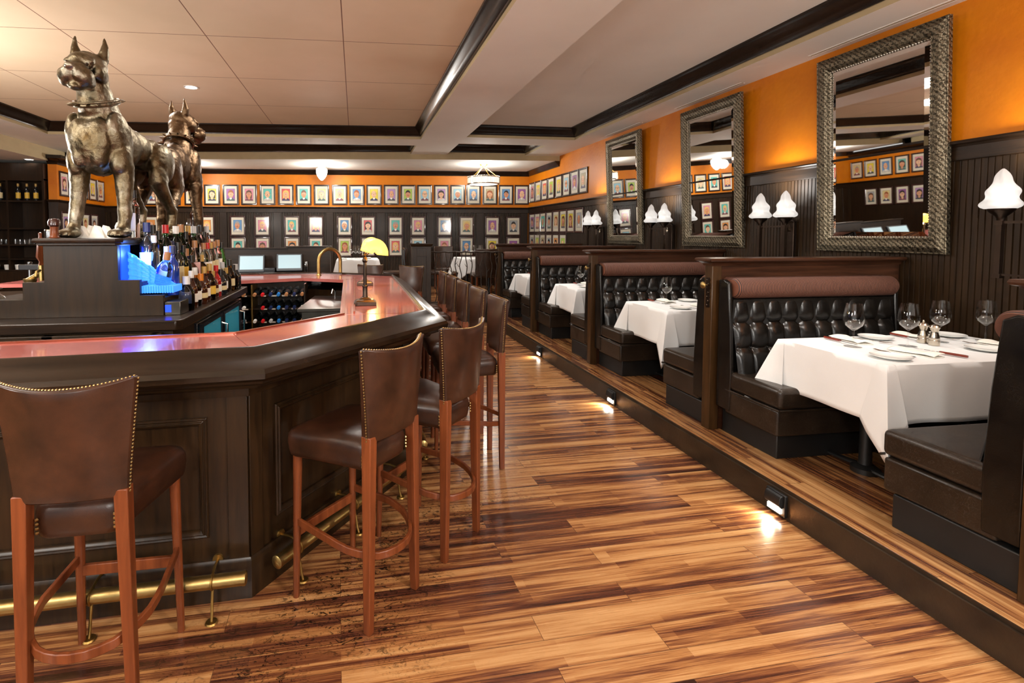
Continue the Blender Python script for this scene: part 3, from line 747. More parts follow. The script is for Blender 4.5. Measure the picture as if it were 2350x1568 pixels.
# ------------------------------------------------------------------ brass foot rails
def footrail(name, p0, p1, nrm, br, label):
    e = empty(name, (0,0,0), 0, label, 'foot rail', 'brass bar foot rails')
    P0, P1 = Vector((*p0,.155)), Vector((*p1,.155)); dd = (P1-P0).normalized()
    MB().tube([P0,P1], .028, 20).build('tube', M['brass'], e)
    for P, s in ((P0,-1),(P1,1)): MB().tube([P-dd*s*.012,P,P+dd*s*.004,P+dd*s*.008], [.0295,.0295,.024,.002], 20).build('end_cap', M['brass'], e)
    nv = Vector((*nrm,0)); Lr = (P1-P0).length
    for f in br:
        c = P0+dd*f*Lr; mb = MB()
        mb.tube([c-nv*.0+dd*0+Vector((0,0,.028)), c-nv*.05+Vector((0,0,.034)), c-nv*.11+Vector((0,0,.026))], .006, 8)
        w = c-nv*.112+Vector((0,0,.026))
        mb.tube([w+nv*.008, w-nv*.002], [.022,.024], 16)
        mb.tube([c+Vector((0,0,-.026)), c+nv*.012+Vector((0,0,-.07)), c+nv*.02+Vector((0,0,-.12)), c+nv*.03+Vector((0,0,-.148))], .006, 8)
        mb.tube([c+nv*.03+Vector((0,0,-.152)), c+nv*.03+Vector((0,0,-.146))], [.026,.022], 14)
        ring = [c+(nv*math.cos(q*PI/8)+Vector((0,0,1))*math.sin(q*PI/8))*.029 for q in range(16)]
        mb.tube(ring, .005, 6, loop=True)
        mb.build('bracket', M['brassdull'], e)
    return e
off = .112
q = lambda a, d, n, s: tuple((Vector(a)+d*s+n*off).to_2d())
footrail('foot_rail', q(a,d,n,0.2), q(a,d,n,L-.0), (n.x,n.y), (.35,.60,.80,.955), 'brass foot rail tube along the left front of the bar')
footrail('foot_rail', q(a2,d2,n2,.05), q(a2,d2,n2,L2+.03), (n2.x,n2.y), (.10,.42,.74), 'brass foot rail tube along the angled corner of the bar')
footrail('foot_rail', q(a3,d3,n3,.05), q(a3,d3,n3,L3-.1), (n3.x,n3.y), (.05,.4,.7,.95), 'brass foot rail tube along the aisle side of the bar')
# ------------------------------------------------------------------ brass service arch, bar lamps
e = empty('service_arch', (-.32,6.30,BZ), R(40), 'arched brass service handrail standing on the far bar corner', 'handrail')
pts = [(-.165,0,0)]+[(-.165*math.cos(PI*i/16),0,.165+.155*math.sin(PI*i/16)) for i in range(17)]+[(.165,0,0)]
MB().tube(pts, .0215, 16).build('arch_tube', M['brass'], e)
for s in (-1,1): MB().lathe([(.034,0),(.034,.006),(.026,.014),(.022,.02)], (s*.165,0,0), 20).build('floor_flange', M['brass'], e)
def banker():
    e = empty('bar_lamp')
    mb = MB().prism([(-.078,-.062),(.078,-.062),(.078,.062),(-.078,.062)], 0, .026)
    mb.prism([(-.074,-.058),(.074,-.058),(.074,.058),(-.074,.058)], .026, .040, top=[(-.056,-.042),(.056,-.042),(.056,.042),(-.056,.042)])
    mb.prism([(-.044,-.034),(.044,-.034),(.044,.034),(-.044,.034)], .040, .056, top=[(-.024,-.02),(.024,-.02),(.024,.02),(-.024,.02)])
    mb.build('base', M['brassdk'], e, bevel=.003)
    MB().lathe([(.019,.05),(.019,.06),(.017,.064),(.0165,.125),(.0195,.128),(.0195,.136),(.012,.142),(.0118,.30),(.016,.304),(.019,.318),(.014,.334),(.008,.342),(.011,.35),(.006,.36),(.001,.362)], n=20).build('column', M['brassdk'], e)
    MB().tube([(0,0,.345),(.02,0,.36),(.07,0,.405),(.085,0,.418)], .0045, 8).tube([(0,0,.355),(-.02,0,.345),(.05,.0,.40)], .0035, 8).build('shade_arm', M['brassdk'], e)
    # quarter barrel shade, open below
    rings = []; Ls = .115
    for k in range(15):
        t = -1+2*k/14; rr = .105*math.sqrt(max(0.02,1-abs(t)**3.2)); ring = []
        for i in range(13):
            a = R(-6+172*i/12); ring.append((.085-.02+rr*math.cos(a)*.95, Ls*t, .362+rr*math.sin(a)*1.05))
        rings.append(ring)
    sh = MB().loft(rings, caps=False, closed=False).build('lamp_shade', M['amber'], e, smooth=60)
    m = sh.modifiers.new('thick','SOLIDIFY'); m.thickness = .003; sh['label'] = 'glowing mottled amber shade'
    return e
l0 = banker(); l0.location = (.064,3.565,BZ); tag(l0, 'bronze bar lamp with glowing amber shade, the nearer one on the bar', 'lamp', 'bronze bar lamps')
l1 = copy_tree(l0, (.088,4.94,BZ), 0, 'bronze bar lamp with glowing amber shade, the farther one on the bar')
# ------------------------------------------------------------------ bar stools
def make_stool():
    e = empty('bar_stool')
    def leg(b, t, rb, rt, sq, nm):
        mb = MB(); rings = []
        for i in range(9):
            f = i/8; p = Vector(b).lerp(Vector(t), f)
            r = rb+(rt-rb)*f; n = 4 if sq else 14
            if sq and f < .7: p.y -= 0
            if sq: ring = [(p.x+r*a, p.y+r*c, p.z) for a, c in ((-1,-1.15),(1,-1.15),(1,1.15),(-1,1.15))]
            else: ring = [(p.x+r*math.cos(2*PI*k/n), p.y+r*math.sin(2*PI*k/n), p.z) for k in range(n)]
            rings.append(ring)
        return mb.loft(rings).build(nm, M['stoolw'], e, bevel=.003 if sq else 0)
    for s in (-1,1):
        leg((s*.158,-.205,0.0), (s*.143,-.20,.80), .0145, .021, True, 'leg')
        leg((s*.182,.195,0.0), (s*.172,.185,.685), .0135, .021, False, 'leg')
    # front stretcher and hooped foot ring round the back legs
    MB().box(-.18,.180,.275,.18,.198,.318).build('front_stretcher', M['stoolw'], e, bevel=.003)
    pts = [(.178,.19)]
    for i in range(17):
        a = PI*i/16; pts.append((.195*math.cos(a)*(1 if abs(math.cos(a))<.95 else .98), -.03-.225*math.sin(a)))
    pts.append((-.178,.19))
    m = len(pts); rings = []
    for i,(x,y) in enumerate(pts):
        a = Vector(pts[max(0,i-1)]); b = Vector(pts[min(m-1,i+1)]); d = (b-a).normalized(); n = Vector((d.y,-d.x))
        z = .33 if i in (0,m-1) else .30+.0*i
        z = .345-.045*min(1,min(i,m-1-i)/6)
        rings.append([(x+n.x*.008,y+n.y*.008,z-.016),(x-n.x*.008,y-n.y*.008,z-.016),(x-n.x*.008,y-n.y*.008,z+.016),(x+n.x*.008,y+n.y*.008,z+.016)])
    MB().loft(rings).build('foot_hoop', M['stoolw'], e, bevel=.003)
    # padded seat: wider at the front, crowned
    def outline(k, sh):   # rounded trapezoid
        pts = []
        for (cx,cy,a0) in ((.165,.175,0),(-.165,.175,90),(-.085,-.135,180),(.085,-.135,270)):
            for j in range(6):
                a = R(a0+90*j/5); rr = .055
                pts.append(((cx+rr*math.cos(a))*sh, (cy+rr*math.sin(a))*sh))
        return pts
    rings = []
    for z, sh in ((.652,.86),(.648,.93),(.655,.965),(.675,.985),(.71,1.0),(.735,.99),(.752,.95),(.763,.87),(.770,.70),(.775,.45),(.777,.15)):
        rings.append([(x,y,z-.012*(1 if sh>.8 else .4)*max(0,-y)/.2) for x,y in outline(0,sh)])
    MB().loft(rings).build('seat', M['leather'], e, smooth=60)
    # curved, flared backrest
    z0, z1 = .785, 1.135; NU, NV = 22, 14
    def surf(u, v, d):
        s = (u-.5)*2; hw = .163+.037*v**1.2
        x = s*hw; lean = -.055*v
        y = -.222+lean+.065*(s*s)*(.35+.65*v)
        z = z0+(z1-z0)*v+.020*(s*s)*v*v-.006*v
        th = .027*(1-.25*v)
        nx = -2*.065*s*(.35+.65*v)/max(.1,hw)
        return (x+(nx*.0), y+(th if d else -th*.6), z)
    rings = []
    for j in range(NV+1):
        v = j/NV; ring = []
        for i in range(NU+1): ring.append(surf(i/NU, v, 0))
        for i in range(NU,-1,-1):
            p = surf(i/NU, v, 1); bul = .012*math.sin(PI*i/NU)*math.sin(PI*v)
            ring.append((p[0]*.985, p[1]+bul, p[2]))
        rings.append(ring)
    def shrink(ring, v, dz):
        c = Vector((0,0,0)); out = []
        for p in ring:
            out.append((p[0]*.985, -.215-.055*v+(p[1]+.215+.055*v-.0)*.8, p[2]+dz))
        return out
    rings = [shrink(rings[0],0,-.012)]+rings+[shrink(rings[-1],1,.010)]
    MB().loft(rings).build('backrest', M['leather'], e, bevel=.006, seg=2, smooth=50)
    # nailhead trim along the sides and top of the back
    path = []
    for j in range(31): path.append((surf(0,j/30,0), -1))
    for i in range(1,42): path.append((surf(i/42,1,0), 0))
    for j in range(30,-1,-1): path.append((surf(1,j/30,0), 1))
    for grp in (-1,0,1):
      mb = MB()
      for (x,y,z), s in path:
        if s != grp: continue
        if s: mb.ell((x+s*.001,y+.012,z), (.0035,.0045,.0045), 6, 4)
        else: mb.ell((x,y+.014,z+.0115), (.0045,.0045,.0035), 6, 4)
      mb.build('nailhead_trim', M['nail'], e)
    for s in (-1,1):
        mb = MB()
        for q in range(4):
            mb.ell((s*.150,-.168,.667+q*.014), (.005,.006,.006), 6, 4); mb.ell((s*.112,-.192,.667+q*.014), (.006,.005,.006), 6, 4)
        mb.build('nailhead_trim', M['nail'], e)
    return e
st0 = make_stool(); tag(st0, None, 'bar stool', 'brown leather bar stools')
STOOLS = [(-.885,1.875,R(1.5),'nearest at left, turned to the bar front panel'),
          (-.003,2.206,R(47.5),'at the angled bar corner, nearest of the two there'),
          (.378,2.60,R(47),'at the angled bar corner, behind the nearer one'),
          (.775,3.41,R(90),'first along the aisle side of the bar'),(.785,4.02,R(90),'second along the aisle side of the bar'),(.79,4.62,R(90),'third along the aisle side of the bar'),(.795,5.20,R(90),'fourth along the aisle side of the bar'),(.80,5.78,R(90),'fifth along the aisle side, nearest the wood pier'),
          (.66,6.86,R(146),'past the far bar corner, back rising over the rail'),(.14,7.20,R(160),'past the far bar end, behind the bar lamps')]
for i, (x,y,a,t) in enumerate(STOOLS):
    s = st0 if i == 0 else copy_tree(st0)
    s.location = (x,y,0); s.rotation_euler = (0,0,a); s['label'] = 'brown leather bar stool ' + t
# ------------------------------------------------------------------ framed caricature portraits
HAIR = {'bald':None,'black':srgb(34,28,28),'brown':srgb(92,58,36),'auburn':srgb(150,82,44),'blonde':srgb(222,186,104),'grey':srgb(158,154,150),'white':srgb(222,218,208)}
BG = {'yellow':srgb(226,206,60),'teal':srgb(86,182,172),'blue':srgb(92,140,186),'pink':srgb(214,136,156),'lilac':srgb(176,140,190),'green':srgb(168,196,84),'red':srgb(206,84,84),'cream':srgb(216,200,140),'sky':srgb(150,198,216),'orange':srgb(214,140,70),'purple':srgb(150,92,158),'tan':srgb(182,168,128),'grey':srgb(166,168,170)}
SKIN = [srgb(226,170,128), srgb(212,146,104), srgb(236,190,150)]
CLOT = [srgb(60,66,74), srgb(74,98,96), srgb(120,70,80), srgb(200,196,190), srgb(52,54,90)]
_pm = {}
def pcol(c):
    key = tuple(round(x,3) for x in c)
    if key not in _pm: _pm[key] = simple('portrait_ink', c, .5, coat=.5, var=.06, vscale=40)
    return _pm[key]
INK = srgb(52,34,30)
def portrait_mesh(bg, hair, style, sd):
    """flat ink drawing on paper, x right, z up, faces -y; centre at 0."""
    rnd = random.Random(sd); mb = MB(); w, h = .092, .135
    mats = [pcol(BG[bg]), pcol(SKIN[sd % 3]), pcol(HAIR[hair] or SKIN[sd % 3]), pcol(CLOT[sd % 5]), pcol(INK), pcol(srgb(196,96,84)), pcol(srgb(240,236,228))]
    lay = [0]
    def poly(pts, mi):
        lay[0] += 1; y = -.0004*lay[0]; mb.add([(x,y,z) for x,z in pts], [tuple(range(len(pts)))], mi)
    def oval(cx, cz, rx, rz, mi, n=22, a0=0, a1=2*PI, pw=1):
        poly([(cx+rx*math.cos(a0+(a1-a0)*i/n), cz+rz*math.sin(a0+(a1-a0)*i/n)) for i in range(n+(0 if a1-a0 > 6.2 else 1))], mi)
    poly([(-w-.004,-h-.004),(w+.004,-h-.004),(w+.004,h+.004),(-w-.004,h+.004)], 4)
    poly([(-w,-h),(w,-h),(w,h),(-w,h)], 0)
    fx = rnd.uniform(-.008,.008); fw = rnd.uniform(.050,.058); fh = rnd.uniform(.076,.086); fz = .012
    if style == 'w' and hair != 'bald':      # long hair behind the face
        poly([(fx-fw*1.32,-.085),(fx-fw*1.38,.03),(fx-fw*1.05,.088),(fx,.112),(fx+fw*1.05,.088),(fx+fw*1.38,.03),(fx+fw*1.30,-.085),(fx+fw*.5,-.07),(fx-fw*.5,-.07)], 2)
    poly([(-w+.004,-h),(-w+.012,-.102),(-.04,-.078),(.04,-.078),(w-.012,-.102),(w-.004,-h)], 3)
    poly([(-.022,-.062),(.022,-.062),(.026,-.092),(0,-.115),(-.026,-.092)], 6 if style == 'm' else 1)
    if style == 'm' and hair != 'bald': oval(fx, fz+.022, fw*1.10, fh*.96, 2)
    oval(fx-fw, fz-.004, .009, .016, 1); oval(fx+fw, fz-.004, .009, .016, 1)
    oval(fx, fz, fw*1.03, fh*1.02, 4, 26); oval(fx, fz, fw, fh, 1, 26)
    if hair != 'bald':
        pts = [(fx+fw*1.04*math.cos(a), fz+fh*1.04*math.sin(a)) for a in [R(12+156*i/14) for i in range(15)]]
        low = [(fx-fw*.86, fz+fh*.42),(fx-fw*.35, fz+fh*.62+rnd.uniform(-.008,.008)),(fx+fw*.25, fz+fh*.60),(fx+fw*.84, fz+fh*.40)]
        poly(pts+low, 2)
    else:
        for s in (-1,1): poly([(fx+s*fw*1.0,fz+.03),(fx+s*fw*.86,fz+.045),(fx+s*fw*.9,fz-.01),(fx+s*fw*1.02,fz-.015)], 4)
    for s in (-1,1):
        oval(fx+s*.020, fz+.012, .011, .0065, 6, 12); oval(fx+s*.020, fz+.011, .005, .0055, 4, 10)
        poly([(fx+s*.008,fz+.024),(fx+s*.032,fz+.027),(fx+s*.031,fz+.031),(fx+s*.008,fz+.029)], 4)
    poly([(fx-.002,fz+.008),(fx+.003,fz+.008),(fx+.012,fz-.018),(fx-.009,fz-.020)], 5)
    if sd % 3 != 1: oval(fx, fz-.038, .024, .013, 4, 14, PI, 2*PI); oval(fx, fz-.038, .020, .007, 6, 12, PI, 2*PI)
    else: poly([(fx-.02,fz-.040),(fx+.02,fz-.038),(fx+.014,fz-.047),(fx-.014,fz-.047)], 5)
    if style == 'm' and sd % 4 == 0: poly([(fx-.026,fz-.034),(fx,fz-.024),(fx+.026,fz-.034),(fx+.02,fz-.028+.002),(fx,fz-.018),(fx-.02,fz-.026)], 4)
    if sd % 5 == 2:
        for s in (-1,1): mb.tube([(fx+s*.020+.014*math.cos(a),-.0004*(lay[0]+1),fz+.011+.010*math.sin(a)) for a in [2*PI*i/12 for i in range(12)]], .0013, 4, 4, loop=True)
    return mb.build('portrait', mats, smooth=0)
_pv = {}
def frame_base(w, h, mt):
    """frame and mat meshes, centred, back at y=0, facing -y"""
    mb = MB(); t = .036
    pr = [(0,0),(0,-.016),(.006,-.022),(.016,-.023),(.024,-.017),(.030,-.017),(t,-.009),(t,0)]
    cs = [(-w/2,-h/2,1,1),(w/2,-h/2,-1,1),(w/2,h/2,-1,-1),(-w/2,h/2,1,-1)]
    rings = [[(x+dx*u, y, z+dz*u) for u,y in pr] for x,z,dx,dz in cs]
    mb.loft(rings, loop=True)
    return mb
FW, FH = .355, .47
_fr = {}
def make_frame(bg, hair, style, sd, dark):
    e = empty('framed_portrait')
    if dark not in _fr: _fr[dark] = frame_base(FW, FH, None).build('frame', M['mahogdk' if dark else 'mahog'], e, smooth=20).data
    else: link('frame', _fr[dark], e)
    if 'mat' not in _fr: _fr['mat'] = MB().box(-FW/2+.03,-.007,-FH/2+.03,FW/2-.03,-.001,FH/2-.03).build('mat_board', M['mat'], e).data
    else: link('mat_board', _fr['mat'], e)
    key = (bg,hair,style,sd % 12)
    if key not in _pv:
        o = portrait_mesh(bg,hair,style,sd); o.parent = e; o.location = (0,-.0075,0); _pv[key] = o.data
    else: link('portrait', _pv[key], e, (0,-.0075,0))
    return e
def who(h, s): 
    n = 'woman' if s == 'w' else 'man'
    return ('bald ' if h == 'bald' else h+'-haired ')+n
FCOUNT = [0]
def put_frame(loc, rz, spec, where, grp, dark):
    bg, hair, style = spec; FCOUNT[0] += 1
    e = make_frame(bg, hair, style, FCOUNT[0], dark)
    e.location = loc; e.rotation_euler = (R(random.uniform(-.4,.4)), R(random.uniform(-.35,.35)), rz)
    tag(e, 'framed caricature, %s on %s, %s' % (who(hair,style), bg, where), 'picture', grp)
def bwx(Xo):   # X measured on the plane Y=11.67 -> local x on the back wall, z scale
    t = 11.954/(11.67+.0684*Xo); return -(4.15-Xo*t)/math.cos(ANG), t
UPX = [-4.709,-4.347,-3.955,-3.545,-3.136,-2.741,-2.348,-1.947,-1.549,-1.156,-.76,-.355,.033,.428,.827,1.219,1.611,2.006,2.396,2.778,3.183,3.577,3.968]
UPS = 'pink black m|blue auburn m|teal brown m|cream brown m|yellow black w|purple auburn m|pink brown w|teal bald m|red blonde w|teal brown m|cream grey w|cream grey m|blue auburn m|yellow bald m|lilac bald m|green black m|sky bald m|lilac black w|sky white m|blue bald m|tan auburn w|blue black m|purple bald m'.split('|')
for i, (x, s) in enumerate(zip(UPX, UPS)):
    lx, t = bwx(x); p = BW(lx, .004)
    put_frame((p[0],p[1],2.527+.0055*(x+.4)), -ANG, s.split(), 'upper back wall, %s from left' % ORD[i], 'portraits in the upper row of the back wall', True)
LOX = [-4.417,-3.259,-2.603,-2.073,-1.425,-.896,-.249,.285,.924,1.452,2.083,2.614,3.246,3.769]
LOS = 'orange bald m|orange blonde w|blue grey m|pink blonde m|teal blonde m|pink blonde w|blue white m|red black w|teal grey m|pink blonde m|blue black m|cream blonde w|purple bald m|grey black m'.split('|')
LO2 = 'teal black m|pink brown w|teal black m|pink brown w|orange black w|teal brown m|green auburn w|cream blonde m|red blonde w|sky black m|pink auburn m|blue bald m|yellow brown w|purple bald m'.split('|')
for i, x in enumerate(LOX):
    lx, t = bwx(x); p = BW(lx, .007)
    put_frame((p[0],p[1],1.795), -ANG, LOS[i].split(), 'wainscot top row, %s from left' % ORD[i], 'portraits on the back wainscot', False)
    put_frame((p[0],p[1],1.305), -ANG, LO2[i].split(), 'wainscot second row, %s from left' % ORD[i], 'portraits on the back wainscot', False)
URY = [(11.613,11.261),(11.243,10.862),(10.85,10.479),(10.467,10.099),(10.068,9.696),(9.686,9.322),(9.304,8.949),(8.94,8.58)]
URS = 'pink brown w|yellow bald m|red blonde w|green bald w|yellow blonde w|sky bald m|purple brown m|tan bald m'.split('|')
for i, (a, b) in enumerate(URY):
    put_frame((WX-.004,(a+b)/2-.01,2.585), R(-90), URS[i].split(), 'right wall upper row, %s from corner' % ORD[i], 'portraits in the upper row of the right wall', True)
LRY = [(11.568,11.25),(11.225,10.912),(10.9,10.558),(10.535,10.182),(10.161,9.821),(9.801,9.456),(9.437,9.097),(9.072,8.732)]
LRS = 'purple brown m|pink blonde w|teal bald m|grey black m|cream auburn w|yellow brown w|yellow auburn w|grey bald m'.split('|')
LR2 = 'grey black w|green blonde m|tan brown w|grey black m|orange black m|green bald m'.split('|')
for i, (a, b) in enumerate(LRY):
    put_frame((WX-.004,(a+b)/2,1.865), R(-90), LRS[i].split(), 'right wainscot upper row, %s from corner' % ORD[i], 'portraits on the right wainscot', False)
    if i < 6: put_frame((WX-.004,(a+b)/2,1.385), R(-90), LR2[i].split(), 'right wainscot lower row, %s from corner' % ORD[i], 'portraits on the right wainscot', False)
dv = Vector((LC[0]-LW[0],LC[1]-LW[1])).normalized(); rl = math.atan2(dv.y,dv.x)
LSP = ['pink brown w','teal black w','blue bald m','yellow bald m','cream grey m']
LSL = ['lilac black w','purple black w','cream auburn m','grey brown w']
for i, s in enumerate((.25,.66,1.08,1.50,1.90)):
    p = Vector(LW)+dv*s
    put_frame((p.x+.004,p.y,2.56), rl, LSP[i].split(), 'left stub wall upper row, %s from near end' % ORD[i], 'portraits on the left stub wall', True)
    if i < 4: put_frame((p.x+.016,p.y,1.80), rl, LSL[i].split(), 'left stub wall lower row, %s from near end' % ORD[i], 'portraits on the left stub wall', False)
# ------------------------------------------------------------------ tilted mirrors
def make_mirror():
    e = empty('wall_mirror'); w, h = 1.0, 1.655; t = .125
    pr = [(0,0),(0,-.030),(.006,-.034),(.012,-.030),(.02,-.036),(.05,-.050),(.085,-.044),(.102,-.026),(.108,-.030),(.114,-.026),(t,-.012),(t,0)]
    cs = [(-w/2,-h/2,1,1),(w/2,-h/2,-1,1),(w/2,h/2,-1,-1),(-w/2,h/2,1,-1)]
    MB().loft([[(x+dx*u, y, z+dz*u) for u,y in pr] for x,z,dx,dz in cs], loop=True).build('frame', M['pewter'], e, smooth=25)
    mb = MB(); iw, ih = w/2-t+.006, h/2-t+.006
    for (x0,z0),(x1,z1) in (((-iw,-ih),(iw,-ih)),((iw,-ih),(iw,ih)),((iw,ih),(-iw,ih)),((-iw,ih),(-iw,-ih))):
        L = math.hypot(x1-x0,z1-z0); n = int(L/.02)
        for k in range(n):
            f = k/n; mb.ell((x0+(x1-x0)*f,-.016,z0+(z1-z0)*f), (.008,.007,.008), 6, 4)
    b = mb.build('beaded_lip', M['silverlip'], e)
    a, bz = .035, .008
    fw, fh = w/2-t-.002, h/2-t-.002
    vs = [(-fw,-bz,-fh),(fw,-bz,-fh),(fw,-bz,fh),(-fw,-bz,fh),(-fw+a,-bz-.004,-fh+a),(fw-a,-bz-.004,-fh+a),(fw-a,-bz-.004,fh-a),(-fw+a,-bz-.004,fh-a)]
    MB().add(vs, [(4,5,6,7),(0,1,5,4),(1,2,6,5),(2,3,7,6),(3,0,4,7)]).build('bevelled_glass', M['mirror'], e, smooth=0)
    return e
m0 = make_mirror(); tag(m0, None, 'mirror', 'pewter framed wall mirrors')
for i, (y, t) in enumerate(((3.47,'nearest and largest in view'),(5.35,'middle one of three'),(7.25,'farthest, beside the portraits'))):
    m = m0 if i == 0 else copy_tree(m0)
    m.location = (4.105,y,2.285); m.rotation_euler = (R(2.4),0,R(-90)); m['label'] = 'tall tilted mirror in embossed pewter frame, ' + t
# ------------------------------------------------------------------ double flame sconces
def make_sconce():
    e = empty('wall_sconce')
    MB().box(-.075,-.03,-.62,.075,0,.02).prism([(-.095,0),(.095,0),(.095,-.05),(-.095,-.05)][::-1], .02, .055, top=[(-.02,0),(.02,0),(.02,-.02),(-.02,-.02)][::-1]).build('backplate', M['brassdk'], e, bevel=.003)
    MB().lathe([(.012,-.01),(.018,.0),(.014,.02),(.02,.03),(.004,.05)][::-1], (0,-.045,-.06), 12).build('finial', M['nickel'], e)
    for s in (-1,1):
        mb = MB().box(s*.145-.014,-.205,-.36,s*.145+.014,-.177,-.02)
        mb.box(s*.145-.02,-.21,-.04,s*.145+.02,-.172,-.015).box(s*.145-.02,-.21,-.37,s*.145+.02,-.172,-.345)
        mb.box(min(0,s*.145),-.199,-.034,max(0,s*.145),-.183,-.018).box(-.012,-.195,-.034,.012,0,-.018)
        mb.box(min(0,s*.145),-.197,-.355,max(0,s*.145),-.185,-.343).box(-.010,-.195,-.355,.010,0,-.343)
        mb.build('arm', M['brassdk'], e)
        MB().lathe([(.018,-.02),(.02,.0),(.026,.012),(.055,.04),(.062,.052),(.062,.06),(.01,.062)], (s*.145,-.19,0), 22).build('cup', M['brassdk'], e)
        # flame shade: twisted, wavy lobes narrowing to a tip
        rings = []; nz = 30; n = 28
        for j in range(nz+1):
            f = j/nz; z = .058+.245*f
            r = .092*(1-f)**.72*(1+.15*math.sin(f*15.5+.6)*(1-f*.3))+.004
            if f < .16: r *= .66+.34*(f/.16)**.6
            rings.append([(s*.145+r*(1+.10*math.cos(5*a+f*6))*math.cos(a), -.19+r*(1+.10*math.cos(5*a+f*6))*math.sin(a), z) for a in [2*PI*k/n for k in range(n)]])
        MB().loft(rings).build('flame_shade', M['flame'], e, smooth=70)
    return e
s0 = make_sconce(); tag(s0, None, 'wall lamp', 'double flame wall sconces')
for i, (y, t) in enumerate(((2.42,'nearest, at the right picture edge'),(4.28,'between the nearest and middle mirrors'),(6.12,'between the middle and farthest mirrors'),(7.97,'beyond the farthest mirror'))):
    s = s0 if i == 0 else copy_tree(s0)
    s.location = (WX-.024,y,1.70); s.rotation_euler = (0,0,R(-90)); s['label'] = 'double sconce with lit frosted flame shades, ' + t
    l = bpy.data.lights.new('sconce_glow','POINT'); l.energy = .25; l.color = (1,.97,.92); l.shadow_soft_size = .05
    o = bpy.data.objects.new('sconce_glow', l); COL.objects.link(o); o.location = (WX-.09,y,1.93)
    l = bpy.data.lights.new('sconce_uplight','SPOT'); l.energy = 20; l.color = (1,.97,.93); l.spot_size = R(115); l.spot_blend = .8; l.shadow_soft_size = .08
    o = bpy.data.objects.new('sconce_uplight', l); COL.objects.link(o); o.location = (WX-.24,y,2.03); o.rotation_euler = (0,R(180+62),0)
    for q in (-1,1): 
        l = bpy.data.lights.new('sconce_light','POINT'); l.energy = .14; l.color = (1,.97,.92); l.shadow_soft_size = .03
        o = bpy.data.objects.new('sconce_light', l); COL.objects.link(o); o.location = (WX-.214,y+q*.145,1.815)
# ------------------------------------------------------------------ ceiling lamps
e = empty('chandelier', (2.73,10.55,3.1), 0, 'pale ring chandelier hanging on four rods over the far dining tables', 'chandelier')
MB().lathe([(.001,0),(.085,0),(.09,-.012),(.07,-.03),(.03,-.045),(.012,-.05),(.001,-.05)][::-1], n=24).build('canopy', M['brassdull'], e)
for k in range(4):
    a = PI/4+PI/2*k; MB().tube([(.01*math.cos(a),.01*math.sin(a),-.04),(.31*math.cos(a),.31*math.sin(a),-.27)], .007, 8).ell((.31*math.cos(a),.31*math.sin(a),-.275), (.018,.018,.018), 10, 6).build('rod', M['brassdull'], e)
MB().lathe([(.335,-.28),(.345,-.28),(.345,-.295),(.335,-.295)], n=48).lathe([(.335,-.41),(.35,-.41),(.35,-.425),(.30,-.43),(.30,-.42)], n=48).build('metal_ring', M['nickel'], e)
mb = MB()
for k in range(64):
    a = 2*PI*k/64; mb.cbox((.346*math.cos(a),.346*math.sin(a),-.35), (.007,.007,.12))
    mb.ell((.346*math.cos(a),.346*math.sin(a),-.272), (.008,.008,.012), 6, 4)
mb.build('ring_gallery', M['nickel'], e)
k = simple('lit_chandelier_glass', (.9,.85,.7), .4, emis=(1,.93,.78), estr=1.6)
MB().lathe([(.338,-.295),(.338,-.41),(.25,-.435),(.001,-.45)][::-1], n=48).build('glass_bowl', k, e)
def opal():
    e = empty('ceiling_lamp')
    MB().lathe([(.001,0),(.10,0),(.105,-.015),(.08,-.03),(.072,-.045),(.001,-.046)][::-1], n=24).build('fitter', M['nickel'], e)
    MB().lathe([(.08,-.04),(.115,-.055),(.122,-.09),(.118,-.15),(.10,-.21),(.065,-.265),(.025,-.305),(.001,-.315)][::-1], n=28).build('opal_shade', M['lampwhite'], e)
    return e
o0 = opal(); o0.location = (-.73,11.35,3.1); tag(o0, 'white pointed opal ceiling lamp before the back wall, above the bar centre', 'ceiling lamp', 'opal ceiling lamps')
copy_tree(o0, (-3.62,11.45,3.1), 0, 'white opal ceiling lamp half hidden behind the rear dog statue')
def can(loc, label):
    e = empty('recessed_downlight', loc, 0, label, 'ceiling light', 'recessed downlights')
    MB().lathe([(.062,0),(.085,0),(.085,-.006),(.07,-.008),(.062,-.003)], n=28).build('trim_ring', M['china'], e)
    MB().lathe([(.001,-.003),(.062,-.003),(.062,-.001),(.001,-.001)], n=28).build('lens', M['can'], e)
can((-1.967,6.531,ZC), 'bright recessed downlight in the panelled ceiling above the rear dog statue')
can((-6.27,9.75,2.96), 'recessed downlight at the far left, over the dark cabinets')
can((-5.86,10.1,2.96), 'recessed downlight at the left, just beside the orange stub wall')
for i, (y0,y1,t) in enumerate(((2.75,4.05,'nearest'),(4.85,5.95,'middle'),(6.75,7.75,'farthest'))):
    e = empty('air_slot', (4.06,(y0+y1)/2,3.2), 0, 'long narrow white air slot in the soffit above the %s mirror' % t, 'air vent', 'soffit air slots')
    h = (y1-y0)/2
    MB().box(-.028,-h,-.004,-.012,h,.001).box(.012,-h,-.004,.028,h,.001).build('slot_frame', M['cream'], e)
    MB().box(-.012,-h,-.001,.012,h,.0005).build('slot_blade', M['tan'], e)
